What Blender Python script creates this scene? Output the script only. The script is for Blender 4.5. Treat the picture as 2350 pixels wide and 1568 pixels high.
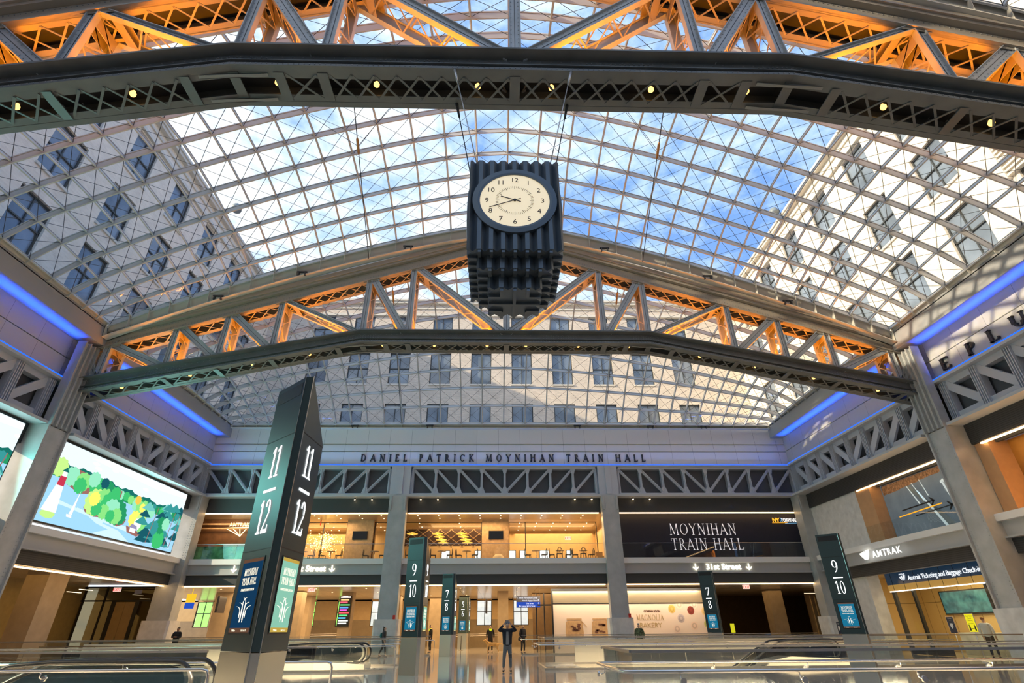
import bpy, bmesh, math, random
from mathutils import Vector, Matrix
from math import pi, sin, cos, radians as rad
for o in list(bpy.data.objects): bpy.data.objects.remove(o)
SC = bpy.context.scene
COL = SC.collection
random.seed(4)

# ------------------------------------------------------------------ camera
cam_d = bpy.data.cameras.new('camera'); cam = bpy.data.objects.new('camera', cam_d); COL.objects.link(cam)
cam_d.sensor_fit = 'HORIZONTAL'; cam_d.sensor_width = 36.0; cam_d.lens = 1194.55/2350*36
cam_d.clip_start = 0.05; cam_d.clip_end = 500
def cam_axes(p, y, r):
    F = Vector((-sin(y)*cos(p), cos(y)*cos(p), sin(p))); R0 = Vector((cos(y), sin(y), 0)); U0 = R0.cross(F)
    return cos(r)*R0+sin(r)*U0, -sin(r)*R0+cos(r)*U0, F
R_, U_, F_ = cam_axes(0.5070, -0.0284, -0.0076)
M = Matrix((R_, U_, -F_)).transposed().to_4x4(); M.translation = (0, 0, 1.4)
cam.matrix_world = M
SC.camera = cam
SC.view_settings.view_transform = 'Standard'; SC.view_settings.look = 'None'
SC.view_settings.gamma = 1.0; SC.view_settings.use_curve_mapping = False
SC.view_settings.exposure = 0.45

# ------------------------------------------------------------------ sky
W = bpy.data.worlds.new('sky'); SC.world = W; W.use_nodes = True
nt = W.node_tree; nt.nodes.clear()
def nd(t, ty, **k):
    n = t.nodes.new(ty)
    for a, b in k.items():
        if a in n.inputs: n.inputs[a].default_value = b
        else: setattr(n, a, b)
    return n
out = nd(nt, 'ShaderNodeOutputWorld'); bg = nd(nt, 'ShaderNodeBackground')
tc = nd(nt, 'ShaderNodeTexCoord'); mp = nd(nt, 'ShaderNodeMapping'); mp.inputs['Scale'].default_value = (1.0, 1.0, 2.0)
n1 = nd(nt, 'ShaderNodeTexNoise'); n1.inputs['Scale'].default_value = 4.5; n1.inputs['Detail'].default_value = 9; n1.inputs['Roughness'].default_value = .62
n2 = nd(nt, 'ShaderNodeTexNoise'); n2.inputs['Scale'].default_value = 19; n2.inputs['Detail'].default_value = 6; n2.inputs['Roughness'].default_value = .6
nt.links.new(tc.outputs['Generated'], mp.inputs['Vector'])
nt.links.new(mp.outputs[0], n1.inputs['Vector']); nt.links.new(mp.outputs[0], n2.inputs['Vector'])
ad = nd(nt, 'ShaderNodeMath', operation='MULTIPLY_ADD'); ad.inputs[1].default_value = .45
nt.links.new(n2.outputs['Fac'], ad.inputs[0]); nt.links.new(n1.outputs['Fac'], ad.inputs[2])
sx = nd(nt, 'ShaderNodeSeparateXYZ'); nt.links.new(tc.outputs['Generated'], sx.inputs[0])
ad2 = nd(nt, 'ShaderNodeMath', operation='MULTIPLY_ADD'); ad2.inputs[1].default_value = -.26   # haze towards the sun's side
nt.links.new(sx.outputs['X'], ad2.inputs[0]); nt.links.new(ad.outputs[0], ad2.inputs[2])
cr = nd(nt, 'ShaderNodeValToRGB'); e = cr.color_ramp.elements
e[0].position = .56; e[0].color = (.20, .38, .78, 1); e[1].position = .90; e[1].color = (.95, .98, 1.0, 1)
e2 = e.new(.72); e2.color = (.50, .68, .95, 1)
nt.links.new(ad2.outputs[0], cr.inputs[0]); nt.links.new(cr.outputs[0], bg.inputs['Color'])
bg.inputs['Strength'].default_value = 1.0
nt.links.new(bg.outputs[0], out.inputs[0])

# ------------------------------------------------------------------ sun and large lights
def light(name, kind, loc, energy, color, **k):
    d = bpy.data.lights.new(name, kind); d.energy = energy; d.color = color
    o = bpy.data.objects.new(name, d); COL.objects.link(o); o.location = loc
    dr = k.pop('dir', None)
    if dr: o.rotation_euler = Vector(dr).to_track_quat('-Z', 'Y').to_euler()
    for a, b in k.items(): setattr(d, a, b)
    return o
light('sun', 'SUN', (-30, 0, 60), 5.2, (1.0, .80, .54), dir=(.80, .26, -.345), angle=rad(.6))
def area(name, loc, sx_, sy_, energy, color, dr, spread=180):
    return light(name, 'AREA', loc, energy, color, dir=dr, shape='RECTANGLE', size=sx_, size_y=sy_, spread=rad(spread))

# ------------------------------------------------------------------ materials
MATS = {}
def mat(name, col, rough=.5, metal=0., emit=None, es=1., bump=0., bscale=20., var=0., vscale=3., spec=.5):
    if name in MATS: return MATS[name]
    m = bpy.data.materials.new(name); m.use_nodes = True; t = m.node_tree
    b = t.nodes['Principled BSDF']
    b.inputs['Base Color'].default_value = (*col, 1); b.inputs['Roughness'].default_value = rough
    b.inputs['Metallic'].default_value = metal; b.inputs['Specular IOR Level'].default_value = spec
    if emit:
        b.inputs['Emission Color'].default_value = (*emit, 1); b.inputs['Emission Strength'].default_value = es
    if bump or var:
        tx = nd(t, 'ShaderNodeTexCoord')
        if var:
            n = nd(t, 'ShaderNodeTexNoise'); n.inputs['Scale'].default_value = vscale; n.inputs['Detail'].default_value = 5
            t.links.new(tx.outputs['Object'], n.inputs['Vector'])
            r = nd(t, 'ShaderNodeValToRGB'); a = r.color_ramp.elements
            a[0].position = .3; a[0].color = (*[c*(1-var) for c in col], 1); a[1].position = .7; a[1].color = (*[min(1, c*(1+var)) for c in col], 1)
            t.links.new(n.outputs['Fac'], r.inputs[0]); t.links.new(r.outputs[0], b.inputs['Base Color'])
        if bump:
            n = nd(t, 'ShaderNodeTexNoise'); n.inputs['Scale'].default_value = bscale; n.inputs['Detail'].default_value = 4
            t.links.new(tx.outputs['Object'], n.inputs['Vector'])
            bp = nd(t, 'ShaderNodeBump'); bp.inputs['Strength'].default_value = bump
            t.links.new(n.outputs['Fac'], bp.inputs['Height']); t.links.new(bp.outputs[0], b.inputs['Normal'])
    MATS[name] = m
    return m
def emis(name, col, s=1.):
    if name in MATS: return MATS[name]
    m = bpy.data.materials.new(name); m.use_nodes = True; t = m.node_tree; t.nodes.clear()
    o = nd(t, 'ShaderNodeOutputMaterial'); e_ = nd(t, 'ShaderNodeEmission'); e_.inputs[0].default_value = (*col, 1); e_.inputs[1].default_value = s
    t.links.new(e_.outputs[0], o.inputs[0]); MATS[name] = m
    return m
def glass(name, tint=(.93, .97, .95), refl=.08, rough=.02, fk=.35):
    if name in MATS: return MATS[name]
    m = bpy.data.materials.new(name); m.use_nodes = True; t = m.node_tree; t.nodes.clear()
    o = nd(t, 'ShaderNodeOutputMaterial'); tr = nd(t, 'ShaderNodeBsdfTransparent'); tr.inputs[0].default_value = (*tint, 1)
    gl = nd(t, 'ShaderNodeBsdfGlossy'); gl.inputs['Roughness'].default_value = rough
    mx = nd(t, 'ShaderNodeMixShader'); lw = nd(t, 'ShaderNodeLayerWeight'); lw.inputs['Blend'].default_value = .3
    mu = nd(t, 'ShaderNodeMath', operation='MULTIPLY_ADD'); mu.inputs[1].default_value = fk; mu.inputs[2].default_value = refl*.5
    t.links.new(lw.outputs['Fresnel'], mu.inputs[0]); t.links.new(mu.outputs[0], mx.inputs[0])
    t.links.new(tr.outputs[0], mx.inputs[1]); t.links.new(gl.outputs[0], mx.inputs[2]); t.links.new(mx.outputs[0], o.inputs[0])
    MATS[name] = m
    return m
def tiled(name, c1, c2, cm, sx_, sy_, mortar, rough, axes='XY', off=0., bump=.0, noise=.0, spec=.5):
    if name in MATS: return MATS[name]
    m = bpy.data.materials.new(name); m.use_nodes = True; t = m.node_tree; b = t.nodes['Principled BSDF']
    tx = nd(t, 'ShaderNodeTexCoord'); s = nd(t, 'ShaderNodeSeparateXYZ'); c = nd(t, 'ShaderNodeCombineXYZ')
    t.links.new(tx.outputs['Object'], s.inputs[0])
    t.links.new(s.outputs[axes[0]], c.inputs[0]); t.links.new(s.outputs[axes[1]], c.inputs[1])
    br = nd(t, 'ShaderNodeTexBrick'); br.offset = off
    br.inputs['Color1'].default_value = (*c1, 1); br.inputs['Color2'].default_value = (*c2, 1); br.inputs['Mortar'].default_value = (*cm, 1)
    br.inputs['Scale'].default_value = 1; br.inputs['Brick Width'].default_value = sx_; br.inputs['Row Height'].default_value = sy_
    br.inputs['Mortar Size'].default_value = mortar; br.inputs['Mortar Smooth'].default_value = .1; br.inputs['Bias'].default_value = 0
    t.links.new(c.outputs[0], br.inputs['Vector'])
    last = br.outputs['Color']
    if noise:
        n = nd(t, 'ShaderNodeTexNoise'); n.inputs['Scale'].default_value = 1.3; n.inputs['Detail'].default_value = 8
        t.links.new(tx.outputs['Object'], n.inputs['Vector'])
        mx = nd(t, 'ShaderNodeMix', data_type='RGBA', blend_type='MULTIPLY'); mx.inputs[0].default_value = noise
        r = nd(t, 'ShaderNodeValToRGB'); r.color_ramp.elements[0].color = (.35, .35, .35, 1); r.color_ramp.elements[0].position = .3; r.color_ramp.elements[1].position = .65
        t.links.new(n.outputs['Fac'], r.inputs[0]); t.links.new(last, mx.inputs[6]); t.links.new(r.outputs[0], mx.inputs[7]); last = mx.outputs[2]
    t.links.new(last, b.inputs['Base Color']); b.inputs['Roughness'].default_value = rough; b.inputs['Specular IOR Level'].default_value = spec
    if bump:
        bp = nd(t, 'ShaderNodeBump'); bp.inputs['Strength'].default_value = bump; bp.inputs['Distance'].default_value = .02; bp.invert = True
        t.links.new(br.outputs['Fac'], bp.inputs['Height']); t.links.new(bp.outputs[0], b.inputs['Normal'])
    MATS[name] = m
    return m
STEEL = mat('painted_steel', (.42, .44, .445), .42, .15, bump=.06, bscale=60, var=.12, vscale=1.5)
STEELW = mat('warm_grey_steel', (.34, .30, .24), .45, .1, bump=.05, bscale=60)
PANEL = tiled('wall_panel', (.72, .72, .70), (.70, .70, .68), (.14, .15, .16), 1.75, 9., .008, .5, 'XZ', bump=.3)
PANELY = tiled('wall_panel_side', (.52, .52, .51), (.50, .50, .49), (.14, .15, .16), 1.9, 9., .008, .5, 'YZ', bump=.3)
BEAM = mat('beam_grey', (.42, .425, .43), .5, bump=.05, bscale=80)
LEDGE = mat('ledge_grey', (.76, .76, .75), .5)
DARKP = tiled('dark_louvre', (.045, .045, .048), (.045, .045, .048), (.015, .015, .015), 6., .09, .012, .55, 'YZ', bump=.6)
DARKF = mat('dark_mesh_panel', (.05, .052, .055), .6, bump=.2, bscale=120)
GIRD = mat('girder_blue_grey', (.48, .52, .60), .45, .1)
GIRDB = mat('girder_backing', (.09, .10, .12), .7, bump=.2, bscale=150)
SKYST = mat('skylight_steel', (.50, .50, .50), .4)
TRUSS = mat('truss_paint', (.13, .14, .14), .45, .15, bump=.06, bscale=60, var=.12, vscale=1.5)
BLACK = mat('black', (.012, .012, .013), .4)
DARK = mat('dark_grey', (.04, .042, .045), .45)
CHROME = mat('brushed_steel', (.72, .70, .67), .22, 1.)
CONC = mat('stone_grey', (.64, .63, .61), .7, var=.12, vscale=2.5, bump=.08, bscale=30)
WOOD = mat('oak_panel', (.48, .32, .18), .5, var=.15, vscale=6)
WOODD = mat('walnut_panel', (.16, .08, .035), .5, var=.2, vscale=3)
STONE = mat('tan_stone', (.40, .30, .19), .55, var=.1, vscale=2)
STONED = mat('tan_dado', (.26, .19, .11), .35, var=.12, vscale=2)
WHITE = mat('white', (.8, .8, .8), .5)
CEIL = tiled('ceiling_metal', (.60, .50, .38), (.56, .47, .36), (.10, .08, .05), 1.5, 1.5, .012, .22, 'XY')
GLASS = glass('balustrade_glass', (.965, .98, .975), .05)
GLASSC = glass('clear_glass', (.96, .98, .97), .04, fk=.12)
GLASSQ = glass('low_reflection_glass', (.95, .97, .97), .01, fk=.03)
GLASSW = glass('skylight_glass', (.93, .96, .98), .03)
WARM = emis('warm_strip', (1., .62, .28), 6.)
TEXTW = emis('lit_white', (1., .96, .86), 2.2)
NUMW = emis('lit_numeral', (1., 1., 1.), 1.6)
BULB = emis('bulb_orange', (1., .50, .12), 2.6)
DOT = emis('downlight_glow', (1., .72, .38), 9.)

# ------------------------------------------------------------------ mesh helpers
class MB:
    def __init__(s): s.v = []; s.f = []; s.m = []; s.sm = []
    def face(s, pts, m=0, sm=False):
        b = len(s.v); s.v += [tuple(p) for p in pts]; s.f.append(tuple(range(b, b+len(pts)))); s.m.append(m); s.sm.append(sm)
    def box(s, x0, x1, y0, y1, z0, z1, m=0):
        b = len(s.v); s.v += [(x0, y0, z0), (x1, y0, z0), (x1, y1, z0), (x0, y1, z0), (x0, y0, z1), (x1, y0, z1), (x1, y1, z1), (x0, y1, z1)]
        for q in ((0, 3, 2, 1), (4, 5, 6, 7), (0, 1, 5, 4), (1, 2, 6, 5), (2, 3, 7, 6), (3, 0, 4, 7)):
            s.f.append(tuple(b+i for i in q)); s.m.append(m); s.sm.append(False)
        return s
    def bar(s, p, q, w, h, up=(0, 0, 1), m=0):
        p = Vector(p); q = Vector(q); d = (q-p).normalized(); u = Vector(up)
        sd = d.cross(u)
        if sd.length < 1e-5: sd = d.cross(Vector((0, 1, 0)))
        sd.normalize(); u = sd.cross(d).normalized(); sd *= w/2; u *= h/2
        b = len(s.v)
        for c in (p, q): s.v += [tuple(c-sd-u), tuple(c+sd-u), tuple(c+sd+u), tuple(c-sd+u)]
        for r in ((3, 2, 1, 0), (4, 5, 6, 7), (0, 1, 5, 4), (1, 2, 6, 5), (2, 3, 7, 6), (3, 0, 4, 7)):
            s.f.append(tuple(b+i for i in r)); s.m.append(m); s.sm.append(False)
        return s
    def tube(s, pts, r, n=8, m=0, cap=True, rr=None):
        pts = [Vector(p) for p in pts]; b = len(s.v); N = len(pts); ref = None
        for i, p in enumerate(pts):
            d = (pts[min(i+1, N-1)]-pts[max(i-1, 0)]).normalized()
            if ref is None: ref = Vector((0, 0, 1)) if abs(d.z) < .9 else Vector((1, 0, 0))
            a = d.cross(ref).normalized(); ref2 = a.cross(d).normalized(); ref = ref2
            R = rr[i] if rr else r
            for k in range(n):
                t = 2*pi*k/n; s.v.append(tuple(p+a*cos(t)*R+ref2*sin(t)*R))
        for i in range(N-1):
            for k in range(n):
                k2 = (k+1) % n; s.f.append((b+i*n+k, b+i*n+k2, b+(i+1)*n+k2, b+(i+1)*n+k)); s.m.append(m); s.sm.append(n > 5)
        if cap:
            s.f.append(tuple(b+k for k in reversed(range(n)))); s.m.append(m); s.sm.append(False)
            s.f.append(tuple(b+(N-1)*n+k for k in range(n))); s.m.append(m); s.sm.append(False)
        return s
    def prism(s, pts, ext, m=0):
        pts = [Vector(p) for p in pts]; e_ = Vector(ext); n = len(pts); b = len(s.v)
        s.v += [tuple(p) for p in pts]+[tuple(p+e_) for p in pts]
        s.f.append(tuple(b+i for i in range(n))); s.f.append(tuple(b+n+i for i in reversed(range(n)))); s.m += [m, m]; s.sm += [False, False]
        for i in range(n):
            j = (i+1) % n; s.f.append((b+i, b+n+i, b+n+j, b+j)); s.m.append(m); s.sm.append(False)
        return s
    def lathe(s, prof, c=(0, 0, 0), n=16, m=0):
        b = len(s.v); c = Vector(c)
        for r, z in prof:
            for k in range(n): t = 2*pi*k/n; s.v.append((c.x+r*cos(t), c.y+r*sin(t), c.z+z))
        for i in range(len(prof)-1):
            for k in range(n):
                k2 = (k+1) % n; s.f.append((b+i*n+k, b+i*n+k2, b+(i+1)*n+k2, b+(i+1)*n+k)); s.m.append(m); s.sm.append(True)
        return s
    def mesh(s, name, mats, off=(0, 0, 0)):
        me = bpy.data.meshes.new(name); o = Vector(off)
        me.from_pydata([(x-o.x, y-o.y, z-o.z) for x, y, z in s.v], [], s.f)
        for m_ in (mats if isinstance(mats, (list, tuple)) else [mats]): me.materials.append(m_)
        me.polygons.foreach_set('material_index', s.m); me.polygons.foreach_set('use_smooth', s.sm)
        bm = bmesh.new(); bm.from_mesh(me); bmesh.ops.recalc_face_normals(bm, faces=bm.faces); bm.to_mesh(me); bm.free()
        me.update(); return me
ORG = {}
def TH(name, label, cat, loc=(0, 0, 0), group=None, rz=0):
    o = bpy.data.objects.new(name, None); COL.objects.link(o); o.location = loc; o.rotation_euler = (0, 0, rz); o.empty_display_size = .1
    o['label'] = label; o['category'] = cat
    if group: o['group'] = group
    ORG[o.name] = Vector(loc)
    return o
def PT(name, mb, m, parent, label=None, local=False):
    """one part; vertices are given in world space unless local"""
    off = (0, 0, 0) if local else ORG[parent.name]
    o = bpy.data.objects.new(name, mb.mesh(name, m, off) if isinstance(mb, MB) else mb); COL.objects.link(o); o.parent = parent
    if label: o['label'] = label
    ORG[o.name] = Vector(off) if not local else Vector((0, 0, 0))
    return o
def T1(name, mb, m, label, cat, loc=None, group=None):
    """a thing that is one mesh"""
    if loc is None:
        xs = [v[0] for v in mb.v]; ys = [v[1] for v in mb.v]; zs = [v[2] for v in mb.v]
        loc = ((min(xs)+max(xs))/2, (min(ys)+max(ys))/2, min(zs))
    o = bpy.data.objects.new(name, mb.mesh(name, m, loc)); COL.objects.link(o); o.location = loc
    o['label'] = label; o['category'] = cat
    if group: o['group'] = group
    ORG[o.name] = Vector(loc)
    return o
def ST(name, mb, m):
    o = bpy.data.objects.new(name, mb.mesh(name, m)); COL.objects.link(o); o['kind'] = 'structure'; return o
def DUP(root, loc, rz=0, label=None, group=None):
    r = root.copy(); COL.objects.link(r); r.location = loc; r.rotation_euler = (0, 0, rz)
    if label: r['label'] = label
    if group: r['group'] = group
    for ch in list(root.children):
        c = ch.copy(); COL.objects.link(c); c.parent = r
        for g in ch.children:
            d = g.copy(); COL.objects.link(d); d.parent = c
    return r
def B(*a): return MB().box(*a)

# sans lettering from the built-in face, as meshes
def text(mb, s, size, org, xd, yd, depth=.01, m=0, align='LEFT', sx_=1., bold=0., spacing=1.):
    cu = bpy.data.curves.new('t', 'FONT'); cu.body = s; cu.size = size; cu.align_x = align; cu.extrude = depth/2; cu.offset = bold; cu.space_character = spacing; cu.resolution_u = 3
    o = bpy.data.objects.new('t', cu); COL.objects.link(o); dg = bpy.context.evaluated_depsgraph_get(); dg.update()
    me = bpy.data.meshes.new_from_object(o.evaluated_get(dg))
    X = Vector(xd).normalized(); Y = Vector(yd).normalized(); Z = X.cross(Y); O = Vector(org); b = len(mb.v)
    for v in me.vertices: mb.v.append(tuple(O+X*v.co.x*sx_+Y*v.co.y+Z*v.co.z))
    for p in me.polygons: mb.f.append(tuple(b+i for i in p.vertices)); mb.m.append(m); mb.sm.append(False)
    bpy.data.objects.remove(o); bpy.data.curves.remove(cu); bpy.data.meshes.remove(me)
# serif lettering drawn stroke by stroke; T thick, t thin
T_, t_ = .13, .055
GL = {
 'A': (.80, [('l', .06, 0, .40, 1, t_), ('l', .40, 1, .74, 0, T_), ('l', .18, .33, .62, .33, t_), ('s', .06, 0, .2), ('s', .74, 0, .24)]),
 'B': (.64, [('l', .14, 0, .14, 1, T_), ('a', .30, .75, .22, .25, -90, 90), ('a', .30, .26, .28, .26, -90, 90), ('l', .04, 1, .32, 1, t_), ('l', .1, .5, .32, .5, t_), ('l', .04, 0, .32, 0, t_)]),
 'C': (.80, [('a', .44, .5, .38, .5, 40, 320), ('l', .74, .72, .74, .95, t_)]),
 'D': (.84, [('l', .14, 0, .14, 1, T_), ('a', .34, .5, .42, .5, -90, 90), ('l', .04, 1, .36, 1, t_), ('l', .04, 0, .36, 0, t_)]),
 'E': (.62, [('l', .14, 0, .14, 1, T_), ('l', .04, 1, .54, 1, t_), ('l', .14, .52, .46, .52, t_), ('l', .04, 0, .58, 0, t_), ('l', .55, 0, .57, .2, t_), ('l', .53, 1, .53, .82, t_)]),
 'G': (.84, [('a', .44, .5, .38, .5, 45, 310), ('l', .70, .05, .70, .42, T_), ('s', .70, .42, .24)]),
 'H': (.86, [('l', .16, 0, .16, 1, T_), ('l', .70, 0, .70, 1, T_), ('l', .16, .52, .70, .52, t_), ('s', .16, 0, .26), ('s', .16, 1, .26), ('s', .70, 0, .26), ('s', .70, 1, .26)]),
 'I': (.32, [('l', .16, 0, .16, 1, T_), ('s', .16, 0, .28), ('s', .16, 1, .28)]),
 'K': (.76, [('l', .16, 0, .16, 1, T_), ('l', .16, .42, .62, 1, t_), ('l', .28, .54, .70, 0, T_), ('s', .16, 0, .26), ('s', .16, 1, .26), ('s', .62, 1, .22), ('s', .7, 0, .2)]),
 'L': (.60, [('l', .16, 0, .16, 1, T_), ('s', .16, 1, .26), ('l', .04, 0, .56, 0, t_), ('l', .54, 0, .56, .22, t_)]),
 'M': (1.0, [('l', .12, 0, .18, 1, t_), ('l', .18, 1, .50, .05, T_), ('l', .50, .05, .82, 1, t_), ('l', .82, 1, .88, 0, T_), ('s', .12, 0, .22), ('s', .88, 0, .26), ('s', .14, 1, .16), ('s', .86, 1, .16)]),
 'N': (.86, [('l', .16, 0, .16, 1, t_), ('l', .16, 1, .70, 0, T_), ('l', .70, 0, .70, 1, t_), ('s', .16, 0, .22), ('s', .12, 1, .2), ('s', .70, 1, .24)]),
 'O': (.92, [('a', .46, .5, .40, .5, 0, 360)]),
 'P': (.62, [('l', .16, 0, .16, 1, T_), ('a', .30, .73, .26, .27, -90, 90), ('l', .04, 1, .32, 1, t_), ('l', .16, .46, .32, .46, t_), ('s', .16, 0, .26)]),
 'R': (.74, [('l', .16, 0, .16, 1, T_), ('a', .30, .74, .25, .26, -90, 90), ('l', .04, 1, .32, 1, t_), ('l', .16, .48, .32, .48, t_), ('l', .34, .48, .68, 0, T_), ('s', .16, 0, .26), ('s', .68, 0, .16)]),
 'S': (.58, [('a', .29, .75, .2, .25, 30, 270), ('a', .29, .26, .22, .26, -150, 90)]),
 'T': (.72, [('l', .36, 0, .36, 1, T_), ('l', .04, 1, .68, 1, t_), ('l', .06, 1, .05, .8, t_), ('l', .66, 1, .67, .8, t_), ('s', .36, 0, .28)]),
 'U': (.84, [('l', .16, .36, .16, 1, T_), ('a', .42, .36, .26, .36, 180, 360), ('l', .68, .36, .68, 1, t_), ('s', .16, 1, .26), ('s', .68, 1, .22)]),
 'V': (.76, [('l', .06, 1, .38, 0, T_), ('l', .38, 0, .70, 1, t_), ('s', .06, 1, .2), ('s', .70, 1, .2)]),
 'W': (1.1, [('l', .06, 1, .32, 0, T_), ('l', .32, 0, .56, 1, t_), ('l', .56, 1, .80, 0, T_), ('l', .80, 0, 1.04, 1, t_)]),
 'Y': (.76, [('l', .38, 0, .38, .45, T_), ('l', .06, 1, .38, .45, T_), ('l', .38, .45, .70, 1, t_), ('s', .38, 0, .26), ('s', .08, 1, .2), ('s', .70, 1, .2)]),
 '0': (.66, [('a', .33, .5, .27, .5, 0, 360)]),
 '1': (.44, [('l', .24, 0, .24, 1, T_*1.05), ('l', .24, .98, .04, .84, t_*1.2), ('s', .24, 0, .36)]),
 '2': (.62, [('a', .30, .72, .23, .28, -25, 165), ('l', .50, .60, .06, .05, t_*1.3), ('l', .05, .05, .57, .05, T_), ('l', .56, .03, .58, .22, t_)]),
 '5': (.60, [('l', .12, .96, .52, .96, T_*.9), ('l', .13, 1, .12, .56, t_), ('a', .28, .32, .25, .31, -140, 115)]),
 '6': (.64, [('a', .33, .30, .25, .30, 0, 360), ('a', .50, .34, .42, .66, 100, 180)]),
 '7': (.60, [('l', .06, .95, .56, .95, T_), ('l', .55, .95, .22, 0, T_*.85), ('l', .07, .98, .05, .78, t_)]),
 '8': (.62, [('a', .31, .75, .20, .25, 0, 360), ('a', .31, .26, .25, .27, 0, 360)]),
 '9': (.64, [('a', .31, .70, .25, .30, 0, 360), ('a', .14, .66, .42, .66, -80, 0)]),
 ' ': (.42, []), '.': (.2, [('l', .1, 0, .1, .12, T_)])}
def serif(mb, s, size, org, xd, yd, depth=.01, m=0, align='L', track=.12, sx_=1., wt=1.):
    X = Vector(xd).normalized(); Y = Vector(yd).normalized(); Z = X.cross(Y)*depth; O = Vector(org)
    wid = sum(GL[c][0]+track for c in s)-track
    cx = {'L': 0, 'C': -wid/2, 'R': -wid}[align]
    def P(x, y): return O+X*(x*size*sx_)+Y*(y*size)
    for c in s:
        w_, st = GL[c]
        for k in st:
            if k[0] == 'l' or k[0] == 's':
                if k[0] == 's': x0, y0, x1, y1, w = k[1]-k[3]/2, k[2], k[1]+k[3]/2, k[2], t_
                else: x0, y0, x1, y1, w = k[1:]
                w *= wt; dx, dy = x1-x0, y1-y0; L = math.hypot(dx, dy); nx, ny = -dy/L*w/2, dx/L*w/2
                if abs(dy) < 1e-6:
                    sh = w/2 if y0 < .01 else (-w/2 if y0 > .99 else 0); y0 += sh; y1 += sh
                if abs(dx) > .1 and abs(dy) > .4: nx = w/2*(1 if nx > 0 else -1)*1.05; ny = 0   # keep diagonals cut level
                q = [P(cx+x0+nx, y0+ny), P(cx+x1+nx, y1+ny), P(cx+x1-nx, y1-ny), P(cx+x0-nx, y0-ny)]
                mb.prism(q, Z, m)
            else:
                _, ax, ay, rx, ry, a0, a1 = k; n = max(6, int(abs(a1-a0)/15))
                for i in range(n):
                    r = []
                    for a in (a0+(a1-a0)*i/n, a0+(a1-a0)*(i+1)/n):
                        A = rad(a); w = (t_+(T_-t_)*abs(cos(A))**1.5)*wt
                        r.append((P(cx+ax+rx*cos(A), ay+ry*sin(A)), P(cx+ax+max(rx-w, .01)*cos(A), ay+max(ry-w*.75, .01)*sin(A))))
                    mb.prism([r[0][0], r[1][0], r[1][1], r[0][1]], Z, m)
        cx += w_+track
    return wid*size*sx_

XC = .42; XL = -22.6; XR = 23.4; YD = 40.85
# ================================================================== large lights of the place
BLUE = (.008, .10, 1.)
for sx_, x in ((1, XL+.75), (-1, XR-.75)):      # cove strips on the side girders, shining up at the soffit
    for y0, y1 in ((-5.5, 8.4), (11.4, 24.5), (27.4, 40.0)):
        area('cove_light', (x-.24*sx_, (y0+y1)/2, 12.95), y1-y0, .14, 140, BLUE, (sx_*.12, 0, 1), 30).rotation_euler = (pi, 0, pi/2)
area('cove_light', (XC, 40.35, 13.0), 44, .08, 90, (.08, .25, 1.), (0, .12, 1), 120).rotation_euler = (pi, 0, 0)
# ceilings of the ground floor and the lounge
for x in (-19.5, -14.5, -2.5, 3.2): area('ceiling_light', (x, 47, 4.15), 3, 9, 380, (1., .68, .34), (0, 0, -1))
area('ceiling_light', (-8.5, 54, 4.15), 12, 4, 420, (1., .68, .34), (0, 0, -1)); area('ceiling_light', (5, 54, 4.15), 12, 4, 380, (1., .68, .34), (0, 0, -1))
for x in (-14.5, -2.5, 5): area('lounge_light', (x, 42.6, 9.05), 6, 1.5, 190, (1., .62, .26), (0, 0, -1)); area('lounge_light', (x, 48.5, 9.0), 7, 5, 560, (1., .62, .28), (0, 0, -1))
area('walnut_wall_light', (-20.8, 42.2, 9.0), 3, .4, 45, (1., .62, .3), (0, .5, -1))
area('bakery_light', (9.5, 42.0, 4.1), 12, .6, 230, (1., .82, .62), (0, .5, -1))
area('left_arcade_light', (-26, 33, 4.2), 4, 12, 60, (1., .60, .16), (0, 0, -1)); area('left_arcade_light', (-26, 17, 4.2), 4, 12, 60, (1., .60, .16), (0, 0, -1))
area('ticket_hall_light', (27.5, 32, 4.3), 3, 10, 420, (1., .76, .40), (0, 0, -1))
area('right_gallery_light', (24.3, 19, 9.1), .8, 9, 420, (1., .50, .12), (.4, 0, -1))
area('right_back_light', (21, 47, 4.1), 5, 5, 40, (1., .62, .25), (0, 0, -1))

for x, y, L_, e_ in ((-12, 10.85, 14, 380), (-12, 12.35, 14, 240), (-12, 25.0, 13, 260), (11, 9.05, 16, 420), (11, 10.8, 16, 260), (11, 24.9, 16, 340), (11, 28.2, 16, 260), (-12, 27.9, 13, 220)):
    area('handrail_light', (x, y, .84), L_, .05, e_, (1., .78, .50), (0, 0, -1))      # warm strips let into the undersides of the handrails
for x, y, L_ in ((-14, 10.8, 11), (8.6, 9.0, 9)): area('well_fill', (x, y, -.35), L_, .1, 160, (1., .80, .55), (0, 1, -.15))  # unseen fill lights, added to warm and brighten the stairwell sides
# ================================================================== floor with the stairwells cut out
FLOOR = tiled('floor_marble', (.60, .54, .47), (.55, .50, .43), (.28, .25, .22), 1.2, 1.2, .012, .07, 'XY', noise=.25, spec=.6)
WELLS = [(-20, -8.6, 10.7, 12.5), (-20, -8.6, 25.3, 29.0), (3.6, 13.8, 8.9, 10.9), (3.6, 12.2, 25.3, 29.0)]
mb = MB(); xs = [-36, -20, -8.6, 3.6, 12.2, 13.8, 36]; ys = [-8, 8.9, 10.7, 10.9, 12.5, 25.3, 29.0, 64]
for i in range(6):
    for j in range(7):
        cx, cy = (xs[i]+xs[i+1])/2, (ys[j]+ys[j+1])/2
        if any(a < cx < b and c < cy < d for a, b, c, d in WELLS): continue
        mb.face([(xs[i], ys[j], 0), (xs[i+1], ys[j], 0), (xs[i+1], ys[j+1], 0), (xs[i], ys[j+1], 0)])
ST('floor', mb, FLOOR)
mb = MB()
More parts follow.
